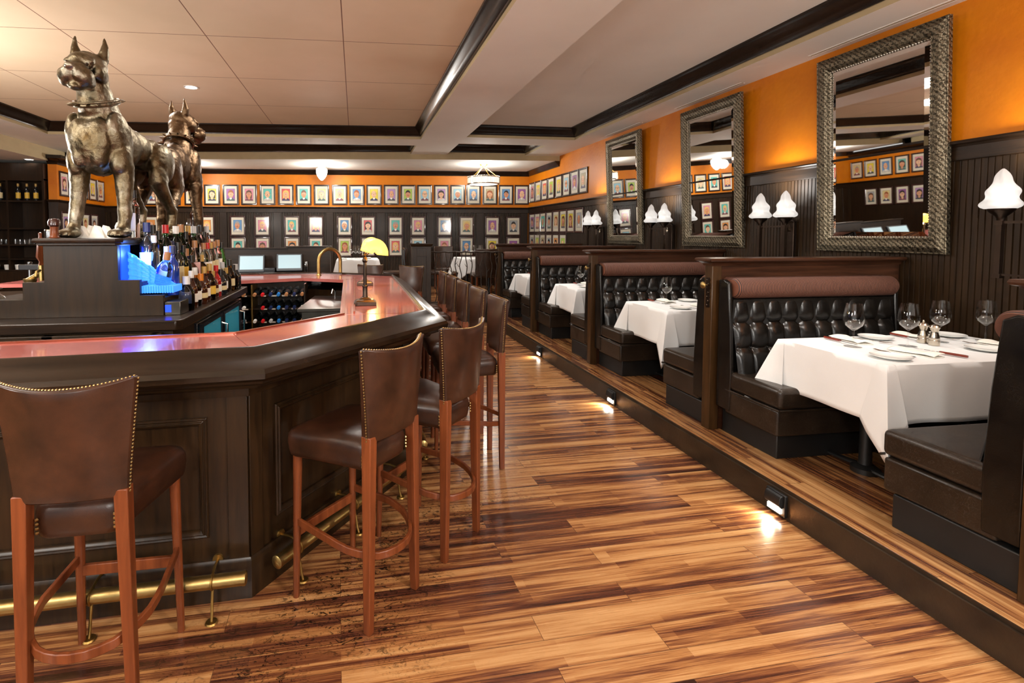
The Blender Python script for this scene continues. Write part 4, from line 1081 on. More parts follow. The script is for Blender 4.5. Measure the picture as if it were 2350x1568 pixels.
# ------------------------------------------------------------------ bronze boxer dog statues
def rotz(p, c, a):
    x, y = p[0]-c[0], p[1]-c[1]; return (c[0]+x*math.cos(a)-y*math.sin(a), c[1]+x*math.sin(a)+y*math.cos(a), p[2])
def make_dog(hyaw, hpitch, mat, vox=.0075):
    e = empty('dog_statue'); mb = MB(); S = 1.0
    def E_(c, r, rot=None): mb.ell(c, r, 20, 14, rot=rot)
    def T(pts, rs, n=14):
        mb.tube(pts, rs, n)
        for p, r in zip(pts, rs): E_(p, (r,r,r))
    rx = lambda a: Matrix.Rotation(R(a),3,'X')
    # trunk: deep chest, tucked belly
    E_((0,.20,.60), (.150,.17,.20)); E_((0,.05,.625), (.140,.22,.175)); E_((0,-.14,.645), (.112,.20,.125)); E_((0,-.33,.625), (.125,.16,.125))
    E_((0,.13,.75), (.10,.17,.09)); E_((0,-.08,.725), (.07,.2,.05), rx(8))
    for s in (-1,1):
        E_((s*.062,.30,.62), (.068,.06,.135)); E_((s*.058,.305,.52), (.05,.05,.08))
        # shoulder and fore leg
        E_((s*.130,.20,.64), (.062,.105,.17), rx(-18)); E_((s*.142,.205,.52), (.062,.075,.13), rx(12))
        T([(s*.142,.19,.46),(s*.147,.195,.36),(s*.153,.205,.24),(s*.158,.215,.17)], [.066,.056,.045,.043])
        T([(s*.158,.215,.17),(s*.161,.232,.085),(s*.163,.245,.05)], [.044,.037,.04])
        E_((s*.163,.275,.032), (.058,.075,.034))
        for q in (-1.5,-.5,.5,1.5): E_((s*.163+q*.027,.325-abs(q)*.010,.026), (.0165,.036,.026)); E_((s*.163+q*.027,.358-abs(q)*.010,.016), (.008,.014,.008))
        # thigh, hock, rear pastern
        E_((s*.108,-.35,.55), (.075,.14,.16), rx(14)); E_((s*.115,-.29,.45), (.062,.085,.11), rx(-20))
        T([(s*.118,-.27,.42),(s*.119,-.34,.33),(s*.120,-.43,.24),(s*.120,-.47,.20)], [.062,.052,.04,.040])
        T([(s*.120,-.475,.205),(s*.120,-.465,.12),(s*.120,-.445,.06)], [.040,.033,.037])
        E_((s*.120,-.41,.030), (.052,.072,.032))
        for q in (-1.5,-.5,.5,1.5): E_((s*.120+q*.024,-.362-abs(q)*.010,.024), (.0148,.034,.024))
        E_((s*.06,-.44,.62), (.06,.07,.09))
    # neck
    T([(0,.17,.74),(0,.215,.85),(0,.25,.95),(0,.265,1.02)], [.135,.112,.095,.09])
    E_((0,.24,.84), (.09,.1,.1))
    E_((0,-.50,.65), (.03,.05,.03)); T([(0,-.47,.67),(.0,-.53,.665),(-.01,-.575,.69),(-.02,-.595,.75)], [.034,.026,.021,.015])
    E_((0,-.42,.49), (.03,.045,.05))
    # head, turned about the neck
    hc = (0,.28,1.06)
    def H(p):
        p = (p[0], p[1]-.07, p[2])
        y, z = p[1]-hc[1], p[2]-hc[2]; cp, sp = math.cos(hpitch), math.sin(hpitch)
        return rotz((p[0], hc[1]+y*cp-z*sp, hc[2]+y*sp+z*cp), hc, hyaw)
    HR = Matrix.Rotation(hyaw,3,'Z') @ Matrix.Rotation(hpitch,3,'X')
    HS = 1.08
    H0 = H
    h0 = (0,.35,1.06)
    H = lambda p: H0(tuple(h0[i]+(p[i]-h0[i])*HS for i in range(3)))
    def HE(c, r): E_(H(c), tuple(x*HS for x in r), HR)
    HE((0,.365,1.075), (.098,.105,.085)); HE((0,.35,1.03), (.092,.09,.09)); HE((0,.44,1.095), (.07,.06,.05))
    for s in (-1,1):
        HE((s*.075,.40,1.04), (.036,.06,.055)); HE((s*.048,.470,1.092), (.032,.022,.018)); HE((s*.048,.478,1.066), (.017,.012,.010))
        HE((s*.050,.525,.998), (.042,.054,.054)); HE((s*.030,.555,1.010), (.034,.034,.038)); HE((s*.050,.50,.985), (.034,.055,.045)); HE((s*.030,.572,1.022), (.026,.018,.026))
    HE((0,.52,1.045), (.062,.066,.036)); HE((0,.588,1.056), (.027,.016,.017)); HE((0,.530,.950), (.042,.050,.024)); HE((0,.52,.975), (.042,.05,.034)); HE((0,.475,1.075), (.03,.04,.03))
    for s in (-1,1):    # cropped ears
        pts = [(s*.068,.335,1.115),(s*.078,.325,1.16),(s*.081,.315,1.20),(s*.078,.305,1.245)]
        rs = [.034,.030,.019,.006]
        pts = [H(p) for p in pts]; mb.tube(pts, rs, 10)
        for p, r in zip(pts, rs): E_(p, (r,r*.8,r))
    body = mb.build('body', mat, e, smooth=180)
    m = body.modifiers.new('remesh','REMESH'); m.mode = 'VOXEL'; m.voxel_size = vox; m.use_smooth_shade = True
    m = body.modifiers.new('smooth','SMOOTH'); m.factor = .5; m.iterations = 7
    t = bpy.data.textures.new('musculature','CLOUDS'); t.noise_scale = .07; t.noise_depth = 2
    m = body.modifiers.new('relief','DISPLACE'); m.texture = t; m.strength = .012; m.mid_level = .5; m.texture_coords = 'LOCAL'
    # spiked collar
    c = MB(); n = 28; cc = Vector((0,.222,.865)); nrm = Vector((0,.36,.93)).normalized(); u = Vector((1,0,0)); v = nrm.cross(u)
    ring = [cc+u*math.cos(2*PI*k/n)*.122+v*math.sin(2*PI*k/n)*.128 for k in range(n)]
    c.tube(ring, .013, 8, loop=True)
    ring2 = [p+nrm*.016 for p in ring]; c.tube(ring2, .009, 8, loop=True)
    for k in range(0,n,2):
        d = (ring[k]-cc).normalized(); p = ring[k]+d*.008+nrm*.006; c.tube([p,p+d*.018,p+d*.034], [.011,.007,.001], 8)
    c.build('spiked_collar', mat, e)
    # sunken eyes with lids, and wrinkle folds across the muzzle
    for s in (-1,1):
        ey = MB(); ey.ell(H((s*.047,.493,1.074)), (.011,.009,.009), 12, 8); ey.build('eye', M['brassdk'], e)
    return e
d1 = make_dog(R(10), R(-10), M['bronze'])
tag(d1, 'silvered bronze boxer dog statue with spiked collar, facing out over the bar', 'dog statue', 'bronze dog statues')
d1.location = (-1.615,3.76,1.577); d1.rotation_euler = (0,0,R(180-8))
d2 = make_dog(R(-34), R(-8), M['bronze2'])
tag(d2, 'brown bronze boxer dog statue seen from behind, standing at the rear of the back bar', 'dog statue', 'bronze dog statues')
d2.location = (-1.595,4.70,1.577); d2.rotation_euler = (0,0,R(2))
# ------------------------------------------------------------------ back bar island with stepped display
IZ = 1.09
isl = empty('back_bar', label='dark wood back bar island with stepped bottle shelves and raised top', cat='back bar')
MB().prism([(-3.4,3.07),(-1.06,3.13),(-1.03,3.17),(-1.055,5.10),(-2.4,5.10),(-3.4,4.9)], IZ-.06, IZ).build('counter', M['darkx'], isl, bevel=.006)
MB().prism([(-3.4,3.11),(-1.09,3.17),(-1.10,3.42),(-1.15,5.04),(-2.3,5.04),(-3.3,4.84)], .0, IZ-.055).build('cabinet', M['island'], isl)
mb = MB()
mb.box(-3.3,3.095,.98,-1.15,3.14,1.02)
for x in (-3.2,-2.32,-1.74,-1.16): mb.box(x-.03,3.095,.1,x+.03,3.14,1.02)
mb.build('cabinet_frame', M['island'], isl, bevel=.003)
st = [(-2.9,IZ),(-2.9,1.203),(-1.995,1.203),(-1.995,1.308),(-1.875,1.308),(-1.875,1.55),(-1.456,1.55),(-1.456,1.316),(-1.333,1.316),(-1.333,1.219),(-1.197,1.219),(-1.197,IZ)]
MB().add([(x,3.33,z) for x,z in st]+[(x,3.365,z) for x,z in st], [tuple(range(len(st))),tuple(range(2*len(st)-1,len(st)-1,-1))]+[(i,(i+1)%len(st),len(st)+(i+1)%len(st),len(st)+i) for i in range(len(st))]).build('stepped_end_panel', M['island'], isl, smooth=0, bevel=.002)
mb = MB().box(-2.25,3.365,IZ,-1.197,5.02,1.20).box(-1.99,3.365,1.2,-1.333,5.0,1.30)
mb.build('bottle_step', M['dark'], isl, bevel=.003)
mb = MB().box(-1.86,4.02,1.3,-1.50,5.0,1.54).box(-1.86,3.365,1.3,-1.75,4.02,1.54)
mb.build('pedestal_core', M['dark'], isl)
tp = [(-1.90,3.31),(-1.46,3.31),(-1.437,3.34),(-1.437,5.08),(-1.92,5.08)]
mb = MB().prism(tp, 1.535, 1.577); mb.sweep([(-.02,1.53),(-.008,1.53),(0,1.545),(.012,1.55),(.016,1.563),(.012,1.574),(0,1.577),(-.02,1.577)], tp[::1], loop=True)
mb.build('raised_top', M['dark'], isl)
# glazed under-counter fridge on the aisle side of the island
fr = empty('bar_fridge', label='under-counter bar fridge with two glowing glass doors, below the bottle row', cat='fridge')
MB().box(-1.12,3.62,.12,-1.085,4.98,.985).build('door_frame', M['blackgloss'], fr, bevel=.003)
for y0, y1 in ((3.68,4.16),(4.26,4.78)):
    d = MB().box(-1.084,y0,.20,-1.068,y1,.95).build('glass_door', M['fridgeglow'], fr, bevel=.002)
    MB().box(-1.08,y0-.035,.16,-1.058,y0,.975).box(-1.08,y1,.16,-1.058,y1+.035,.975).box(-1.08,y0,.95,-1.058,y1,.975).box(-1.08,y0,.16,-1.058,y1,.20).build('door_rail', M['blackgloss'], d)
    MB().tube([(-1.055,y1-.02,.90),(-1.015,y1-.02,.89),(-1.015,y1-.02,.66),(-1.055,y1-.02,.65)], .009, 10).build('door_handle', M['chrome'], fr)
mb = MB()
for k in range(14): mb.box(-1.083,4.83,.24+k*.04,-1.06,4.96,.262+k*.04)
mb.build('vent_grille', M['blackgloss'], fr)
# ------------------------------------------------------------------ illuminated bottle display
dsp = empty('lit_bottle_display', (-1.30,3.40,0), 0, 'glowing blue terraced display stand at the end of the bottle row', 'display stand')
MB().box(.106,-.06,IZ,.20,.10,IZ+.085).build('base', M['steel'], dsp, bevel=.003)
MB().box(.110,-.0625,IZ+.02,.145,-.06,IZ+.065).build('control_panel', M['blueled'], dsp)
MB().box(-.05,-.03,1.23,.155,.12,1.275).build('lens_tier', M['bluelens'], dsp, bevel=.004)
mb = MB()
for k in range(14): mb.cbox((-.045+k*.015,-.036,1.252), (.006,.012,.045))
mb.build('lens_rib', M['bluelens'], dsp)
def wedge(u, v):
    x = -.17+.30*u; top = 1.50-.22*u**1.1
    z = 1.275+(top-1.275)*v; return (x, .075-.012*(int(u*12+.001)%2)-.012*(int(v*10+.001)%2), z)
MB().grid(wedge, 48, 40).build('lit_backdrop', M['bluelens'], dsp, smooth=0)
MB().box(-.162,-.03,1.302,-.154,.10,1.53).build('blue_light_bar', M['blueled'], dsp)
l = bpy.data.lights.new('display_glow','POINT'); l.energy = 4; l.color = (.15,.35,1); l.shadow_soft_size = .05
o = bpy.data.objects.new('display_glow', l); COL.objects.link(o); o.location = (-1.36,3.48,1.46)
# ------------------------------------------------------------------ bottles
GM = {'clear':glass('bottle_clear_glass',(.92,.96,.98)),'green':glass('bottle_green_glass',(.05,.42,.10)),'dark':simple('bottle_dark_glass',(.012,.014,.016),.06,coat=.5,var=.1),'amber':glass('bottle_amber_spirit',(.62,.24,.04)),'brown':simple('bottle_brown_liquor',srgb(58,24,10),.08,coat=.5,var=.2),'blue':simple('bottle_cobalt',srgb(22,54,140),.10,coat=.6,var=.1),'slate':simple('bottle_frosted_slate',srgb(70,84,104),.35,coat=.3,var=.1),'red':simple('bottle_red_liquor',srgb(150,20,24),.08,coat=.5,var=.2),'olive':simple('bottle_olive_glass',srgb(52,66,22),.08,coat=.5,var=.1),'rose':glass('bottle_pink_spirit',(.85,.60,.55))}
CM = {n: simple('bottle_cap_'+n, srgb(*c), .35, var=.05) for n, c in dict(black=(24,24,26),red=(196,30,36),white=(226,224,220),gold=(186,150,80),navy=(26,40,84),silver=(190,190,192),tan=(170,120,80),orange=(222,130,40)).items()}
LBL = {n: simple('bottle_label_'+n, srgb(*c), .55, var=.04) for n, c in dict(white=(232,228,220),cream=(214,196,150),black=(26,24,24),yellow=(222,180,70),pink=(224,180,178)).items()}
PROF = {'wine':[(.036,0),(.038,.006),(.038,.185),(.034,.205),(.018,.232),(.0145,.245),(.0142,.30),(.0155,.302),(.0155,.312)],
        'round':[(.040,0),(.043,.008),(.043,.13),(.040,.155),(.024,.19),(.0165,.20),(.0155,.255),(.018,.257),(.018,.268)],
        'tall':[(.034,0),(.036,.006),(.036,.20),(.033,.222),(.018,.246),(.0155,.26),(.015,.305),(.0165,.307),(.0165,.318)],
        'squat':[(.046,0),(.050,.01),(.050,.10),(.046,.13),(.026,.158),(.019,.168),(.018,.205),(.021,.207),(.021,.217)],
        'champ':[(.040,0),(.043,.006),(.043,.14),(.036,.19),(.020,.245),(.0155,.27),(.0155,.305),(.017,.307),(.017,.315)]}
_bm = {}
def bottle(kind, gcol, cap, lab, s=1.0, name='liquor_bottle'):
    e = empty(name); pr = PROF[kind]; key = (kind,gcol)
    if key not in _bm: _bm[key] = MB().lathe([(.001,0)]+pr+[(.001,pr[-1][1])], n=20).build('body', GM[gcol], e).data
    else: link('body', _bm[key], e)
    H = pr[-1][1]; key = (kind,'cap',cap)
    if key not in _bm: _bm[key] = MB().lathe([(.001,H-.048),(.0195 if kind!='squat' else .023,H-.046),(.019 if kind!='squat' else .023,H+.006),(.001,H+.007)], n=16).build('cap', CM[cap], e).data
    else: link('cap', _bm[key], e)
    if lab:
        key = (kind,'lab',lab); r = pr[1][0]+.0012
        if key not in _bm: _bm[key] = MB().lathe([(r-.001,.045),(r,.046),(r,pr[2][1]*.82),(r-.001,pr[2][1]*.825)], n=20).build('label', LBL[lab], e).data
        else: link('label', _bm[key], e)
    e.scale = (s,s,s); return e
T3 = 'wine dark navy white|tall clear black cream|round green black None|wine green red None|squat dark navy None|tall green white black|wine green tan white|round green black None|tall amber gold white|wine green silver None|tall clear black white|tall clear black None|round clear black white|champ clear silver None'.split('|')
T2 = 'wine slate white white|wine dark white white|tall dark black cream|tall green black yellow|round clear tan white|squat brown black cream|tall rose tan pink|squat amber gold None|tall clear tan white|tall clear red white|tall rose gold cream|tall clear tan cream|tall clear tan white|champ green black None'.split('|')
T1 = 'squat clear white None|round brown white white|round amber white white|squat brown orange cream|round brown gold white|round amber gold yellow|squat brown gold cream|round red red white|squat dark black cream|round clear silver white|squat clear gold None|round amber black cream|squat clear black None|squat dark silver None'.split('|')
CAPT = {'navy':'navy','black':'black','red':'red','white':'white','gold':'gold','silver':'silver','tan':'tan','orange':'orange'}
GT = {'clear':'clear glass','green':'green glass','dark':'black glass','amber':'amber','brown':'brown','blue':'cobalt blue','slate':'frosted slate blue','red':'red','olive':'olive','rose':'pale pink'}
for row, (spec, xx, zz, y0, y1, rt) in enumerate(((T3,-1.376,1.30,3.56,4.95,'top step'),(T2,-1.262,1.20,3.58,4.95,'middle step'),(T1,-1.135,IZ,3.55,4.95,'counter'))):
    n = len(spec); r2 = random.Random(row)
    for i, s in enumerate(spec):
        kd, g, c, lb = s.split(); lb = None if lb == 'None' else lb
        sc = (1.15,1.04,.98)[row]*r2.uniform(.95,1.05)
        b = bottle(kd, g, c, lb, sc)
        b.location = (xx+r2.uniform(-.008,.008), y0+(y1-y0)*i/(n-1), zz)
        b.rotation_euler = (0,0,r2.uniform(0,6))
        lab = '%s bottle with %s cap, back bar %s, %s from the blue display' % (GT[g], c, rt, ORD[i])
        tag(b, lab, 'bottle', 'liquor bottles on the %s of the back bar' % rt)
b = bottle('squat','clear','tan',None,.95); b.location = (-1.235,3.425,1.276); tag(b, 'ornate clear spirit bottle standing on the glowing blue display', 'bottle'); b.rotation_euler = (0,R(10),0)
b = bottle('tall','clear','white',None,.9); b.location = (-1.33,3.56,1.30); tag(b, 'slim clear bottle with white cap just behind the glowing display', 'bottle')
b = bottle('wine','blue','navy',None,1.02); b.location = (-1.20,3.52,1.20); tag(b, 'cobalt blue bottle lit by the glowing display at the front of the steps', 'bottle')
for i, (x,y,g,c,t) in enumerate(((-1.505,3.70,'rose','black','left of the pair between the front dog legs'),(-1.495,3.60,'clear','tan','right of the pair between the front dog legs'),(-1.50,4.98,'brown','silver','beside the rear dog leg'))):
    b = bottle('tall',g,c,'white' if i == 1 else None,1.0); b.location = (x,y,1.577); tag(b, 'tall spirit bottle on the raised top, '+t, 'bottle', 'bottles beside the dog statues')
# things on the raised top
def nap():
    return MB().add([(-.05,0,0),(.05,0,0),(.06,.04,0),(-.04,.04,0),(-.02,.015,.085),(.012,.03,.075)], [(0,1,4),(1,2,5),(2,3,5),(3,0,4),(1,5,4),(3,4,5),(0,3,2,1)]).build('napkin_fan', M['cloth2'], smooth=0)
nf0 = nap(); tag(nf0, None, 'napkin', 'folded napkins between the dog paws')
for i, (x,y) in enumerate(((-1.785,3.58),(-1.735,3.60),(-1.69,3.58),(-1.645,3.60))):
    g = nf0 if i == 0 else copy_tree(nf0)
    g.location = (x,y,1.577); g['label'] = 'pointed white folded napkin between the front dog paws, %s from left' % ORD[i]
e = empty('pepper_grinder', (-1.845,3.40,1.577), 0, 'tall wooden pepper grinder with dark round top at the left end of the raised top', 'pepper mill')
MB().lathe([(.028,0),(.029,.006),(.024,.012),(.021,.045),(.024,.07)], n=22).build('body', M['stoolw'], e); MB().lathe([(.024,.07),(.033,.078),(.034,.10),(.026,.118),(.001,.122)], n=22).build('head', M['mahog'], e)
g = MB().lathe([(.001,0),(.024,0),(.026,.045),(.024,.052),(.001,.055)], n=20).build('spice_jar', M['chrome'], loc=(-1.885,3.42,1.577)); tag(g, 'small round metal-topped jar beside the wooden pepper grinder', 'jar')
e = empty('ceramic_jug', (-1.625,3.80,1.577), 0, 'cream ceramic jug with black stopper between the dog legs', 'jug')
MB().lathe([(.001,0),(.04,0),(.046,.02),(.046,.08),(.036,.105),(.02,.115)], n=22).build('body', M['china'], e); MB().lathe([(.02,.112),(.024,.12),(.02,.16),(.001,.165)], n=16).build('stopper', M['blackgloss'], e)
g0 = make_wineglass(.17,.034); tag(g0, 'stemmed glass beside the rear dog statue, left of the two', 'wine glass', 'stemmed glasses on the raised top'); g0.location = (-1.51,4.88,1.577)
copy_tree(g0, (-1.50,5.05,1.577), 0, 'stemmed glass beside the rear dog statue, right of the two')
# beer tap and clutter at the left end of the island
e = empty('beer_tap', (-1.955,3.45,1.308), 0, 'beer tap with tapering amber and black handle by the stepped panel', 'beer tap')
MB().lathe([(.001,.10),(.018,.10),(.012,.12),(.030,.15),(.022,.22),(.010,.28),(.012,.30),(.001,.305)], n=4).build('tap_handle', M['stoolw'], e); MB().lathe([(.016,0),(.016,.09),(.012,.10)], n=16).tube([(0,0,.07),(0,-.05,.06),(0,-.06,.03)], .008, 10).build('tap_body', M['brass'], e)
e = empty('tap_font', (-2.05,3.50,1.204), 0, 'polished brass and chrome tap font with name plate left of the back bar', 'tap font')
MB().lathe([(.03,0),(.03,.09),(.036,.10),(.036,.115)], n=20).tube([(-.02,0,.10),(.03,0,.13),(.06,0,.15)], .016, 12).build('font_body', M['brass'], e); MB().box(-.06,-.012,.17,.06,.012,.205).build('name_plate', M['blackgloss'], e, bevel=.003)
e = empty('glass_bell', (-2.20,3.42,1.204), 0, 'silver topped glass dome at the far left of the back bar', 'glass dome')
MB().lathe([(.05,0),(.045,.01),(.022,.03),(.020,.055),(.035,.06),(.034,.065)], n=24).build('dome', M['glass'], e); MB().ell((0,0,.085), (.022,.022,.022), 16, 10).tube([(0,0,.1),(.01,0,.125)], .004, 6).build('dome_knob', M['chrome'], e)
g = MB().lathe([(.001,0),(.011,0),(.011,.20),(.016,.204),(.016,.215),(.001,.218)], n=14).build('chrome_post', M['chrome'], loc=(-2.12,3.62,1.204)); tag(g, 'slim chrome post standing behind the glass dome', 'post')
g = MB().lathe([(.001,0),(.03,0),(.032,.01),(.02,.025),(.012,.03),(.012,.05),(.03,.055),(.028,.085),(.001,.10)], n=20).build('bar_bell', M['chrome'], loc=(-1.600,2.36,BZ)); tag(g, 'small chrome bell at the left end of the front bar top', 'bell')
# ------------------------------------------------------------------ wine rack below the far bar, steel sink counter
rk = empty('wine_rack', label='low wine rack with three shelves of bottles below the far bar top', cat='wine rack')
mb = MB().box(-1.34,5.94,.45,-.56,5.96,1.05)
mb.build('back_board', M['dark'], rk)
for z in (.50,.645,.79,.935): MB().box(-1.33,5.66,z-.016,-.57,5.94,z).build('shelf', M['darkx'], rk)
for x in (-1.345,-1.132,-.57): MB().box(x,5.655,.45,x+.014,5.94,1.05).build('upright', M['brassdull' if x == -1.132 else 'dark'], rk)
rt = random.Random(4); mb = MB()
for z in (.645,.79,.935):
    for x in (-1.28,-1.20,-1.00,-.90,-.78,-.68): mb.box(x-.025,5.652,z-.016,x+.02+rt.uniform(0,.02),5.655,z-.003)
mb.build('price_tag', M['paper'], rk)
CAPW = 'tan tan tan red navy blue tan navy tan|tan white None red navy blue navy navy white|silver silver white red silver blue navy navy tan'.split('|')
CM['blue'] = simple('bottle_cap_blue', srgb(40,120,200), .35, var=.05)
for r, (row, z) in enumerate(zip(CAPW, (.935,.79,.645))):
    for i, c in enumerate(row.split()):
        if c == 'None': continue
        e = bottle('wine','dark',c,None,.95,'wine_bottle'); x = -1.29+.084*i+(.03 if i > 1 else 0)
        e.location = (x,5.915,z+.037); e.rotation_euler = (R(96),0,0)
        tag(e, 'wine bottle with %s capsule, %s rack shelf, %s from left' % (c, ('upper','middle','lower')[r], ORD[i]), 'wine bottle', 'wine bottles lying in the rack')
sk = empty('steel_sink_counter', label='stainless steel work counter inside the bar, beside the wine rack', cat='counter')
MB().prism([(-.53,4.62),(-.12,4.62),(-.15,5.55),(-.45,5.62)], .895, .925).build('steel_top', M['steel'], sk, bevel=.004)
MB().prism([(-.49,4.66),(-.13,4.66),(-.16,5.5),(-.42,5.55)], .45, .89).build('steel_cabinet', M['steel'], sk)
MB().tube([(-.22,5.40,.92),(-.22,5.40,1.0),(-.24,5.33,1.02),(-.25,5.30,.98)], .008, 10).build('faucet', M['chrome'], sk)
# ------------------------------------------------------------------ service station with two till screens
ps = empty('till_station', label='dark wood service station with a stepped back panel behind the far bar', cat='service station')
MB().prism([(-2.0,8.02),(-.50,8.02),(-.50,8.25),(-2.0,8.25)], 0, .97).build('station_body', M['dark'], ps)
MB().box(-2.02,8.18,.97,-.42,8.24,1.37).box(-1.05,8.1,.97,-.40,8.2,1.395).build('back_panel', M['darkx'], ps, bevel=.003)
MB().box(-2.03,8.14,1.37,-1.03,8.27,1.39).box(-1.08,8.07,1.395,-.38,8.24,1.415).build('ledge', M['darkx'], ps, bevel=.004)
MB().box(-2.0,7.7,.955,-.5,8.16,.985).build('station_counter', M['darkx'], ps, bevel=.003)
def till():
    e = empty('till_screen')
    MB().lathe([(.13,0),(.13,.012),(.06,.02),(.05,.05),(.001,.055)], n=24).build('stand', M['blackgloss'], e)
    t = Matrix.Rotation(R(-24),4,'X') @ Matrix.Translation((0,0,0))
    mb = MB(); mb.M = Matrix.Translation((0,-.03,.17)) @ t
    mb.box(-.19,-.022,-.14,.19,.022,.14); mb.build('screen_case', M['grey'], e, bevel=.012, seg=3)
    mb = MB(); mb.M = Matrix.Translation((0,-.03,.17)) @ t
    mb.box(-.165,-.0245,-.10,.165,-.021,.115); mb.build('screen', M['screen'], e, bevel=.001)
    return e
t0 = till(); t0.location = (-1.56,7.88,.985); t0.rotation_euler = (0,0,R(6)); tag(t0, 'till touchscreen on the service station, left of the two', 'screen', 'till screens')
copy_tree(t0, (-1.0,7.86,1.0), R(6), 'till touchscreen on the service station, right of the two')
e = empty('receipt_printer', (-1.29,7.86,.985), 0, 'small black receipt printer between the two till screens', 'printer')
MB().box(-.085,-.07,0,.085,.07,.11).build('case', M['blackgloss'], e, bevel=.012); MB().box(-.06,-.072,.085,.06,-.06,.095).build('paper_slot', M['grey'], e)
g = MB().box(-.008,-.05,0,.03,.05,.20).build('card_reader', M['chrome'], loc=(-.76,7.86,.985), bevel=.004); tag(g, 'upright silver card reader right of the till screens', 'card reader')
# ------------------------------------------------------------------ wooden pier and wrought iron twig railing
pr = empty('wood_pier', (1.13,8.68,0), 0, 'free standing dark panelled wood pier at the end of the bar stools', 'pier')
MB().box(-.165,-.08,0,.165,.09,1.40).build('shaft', M['dark'], pr, bevel=.003)
mb = MB(); a = (-.165,-.08)
for x0,x1,z0,z1 in ((-.165,-.085,.36,1.36),(.085,.165,.36,1.36),(-.085,.085,1.22,1.36),(-.085,.085,.36,.5)): mb.box(x0,-.092,z0,x1,-.08,z1)
mb.build('raised_frame', M['dark'], pr, bevel=.002)
MB().sweep([(0,1.385),(.012,1.39),(.03,1.42),(.036,1.43),(.036,1.44),(0,1.44)], [(-.165,-.08),(.165,-.08),(.165,.09),(-.165,.09)], loop=True).box(-.165,-.08,1.39,.165,.09,1.44).build('cap_moulding', M['dark'], pr)
rl_ = empty('twig_railing', (0,8.72,0), 0, 'wrought iron railing of wavy twig balusters between wood pier and farthest booth', 'railing')
pts = [(1.30+1.26*i/24, 0, 1.285+.006*math.sin(i*1.7)) for i in range(25)]
MB().tube(pts, .013, 8).build('top_bar', M['iron'], rl_)
rr = random.Random(9)
for i in range(13):
    x = 1.40+i*.091; ph = rr.uniform(0,6); mb = MB(); amp = rr.uniform(.010,.02)
    P = [(x+amp*math.sin(ph+z*9)+amp*.6*math.sin(z*21+ph), .008*math.cos(z*12+ph), z) for z in [.40+.885*k/20 for k in range(21)]]
    mb.tube(P, .0085, 6)
    for k in rr.sample(range(3,18), 3):
        s = rr.choice((-1,1)); a = Vector(P[k]); mb.tube([a, a+Vector((s*.025,0,.02)), a+Vector((s*.045,0,.055))], [.006,.005,.003], 6)
    mb.build('twig_baluster', M['iron'], rl_)
MB().box(1.30,-.015,.385,2.56,.015,.41).build('bottom_bar', M['iron'], rl_)
# ------------------------------------------------------------------ far dining tables and chairs on the raised floor
def far_table(x, y, w, d, t):
    tb = make_table(w, d, .745, 'black'); tb.location = (x,y,.36); tag(tb, 'dining table hidden under a white cloth, '+t, 'table', 'far dining tables')
    c = cloth_mesh(w, d, .30, int(x*10)+7).build('tablecloth', M['cloth'], loc=(x,y,.36+.745), smooth=70); tag(c, 'white tablecloth, '+t, 'tablecloth', 'far dining tablecloths')
    m = c.modifiers.new('thick','SOLIDIFY'); m.thickness = .002
far_table(.04,10.15,.80,.80,'behind the bar lamps, seen through the brass arch')
far_table(2.55,10.3,.86,.80,'behind the twig railing')
FZ = .36+.7545
for i, (x,y,t) in enumerate(((-.09,10.05,'table behind the bar lamps, left'),(.0,10.2,'table behind the bar lamps, middle'),(.07,10.02,'table behind the bar lamps, right'),(2.36,10.15,'table behind the twig railing, first from left'),(2.46,10.25,'table behind the twig railing, second'),(2.56,10.12,'table behind the twig railing, third'),(2.80,10.2,'table behind the twig railing, by the booth'))):
    g = copy_tree(GREF, (x,y,FZ), 0, 'wine glass on the far '+t); g['group'] = 'wine glasses on far tables'
for i, (x,y,a,t) in enumerate(((-.24,9.95,.3,'left'),(.25,10.1,-.2,'right'))):
    g = copy_tree(NREF, (x,y,FZ), a, 'folded napkin on the far table behind the bar lamps, '+t); g['group'] = 'napkins on far tables'
def dchair(mat='leather_dk'):
    e = empty('dining_chair')
    for sx in (-1,1):
        MB().tube([(sx*.19,-.20,0),(sx*.185,-.185,.45)], [.018,.024], 4).build('leg', M['stoolw'], e)
        MB().tube([(sx*.20,.20,0),(sx*.19,.19,.43)], [.016,.022], 4).build('leg', M['stoolw'], e)
    MB().box(-.23,-.21,.42,.23,.23,.50).build('seat', M[mat], e, bevel=.03, seg=3)
    rings = []
    for j in range(9):
        v = j/8; z = .46+.50*v; ring = []
        for i in range(13):
            u = i/12*2-1; ring.append((u*(.215+.012*v), -.225-.05*v+.03*u*u, z+.012*u*u*v))
        for i in range(12,-1,-1):
            u = i/12*2-1; ring.append((u*(.21+.012*v), -.175-.05*v+.03*u*u, z+.012*u*u*v))
        rings.append(ring)
    MB().loft(rings).build('backrest', M[mat], e, bevel=.012)
    return e
c0 = dchair(); tag(c0, None, 'chair', 'far dining chairs')
for i, (x,y,a,t) in enumerate(((2.45,9.40,0,'behind the twig railing, back to the viewer'),(1.62,10.25,R(-90),'behind the twig railing, at the left of its table'),(2.0,11.15,R(180),'behind the twig railing, by the wall'),(.76,10.1,R(90),'by the far white table, beside the lit shade'),(-.80,10.2,R(-90),'at the left of the far white table'))):
    c = c0 if i == 0 else copy_tree(c0)
    c.location = (x,y,.36); c.rotation_euler = (0,0,a); c['label'] = 'dark leather dining chair '+t
e = empty('folding_stand', (.905,9.4,.36), R(25), 'grey blue folded wooden stand leaning left of the pier', 'folding stand')
for s in (-1,1): MB().tube([(s*.02,-.03,0),(s*.02,.05,.95)], .014, 4).build('rail', M['grey'], e)
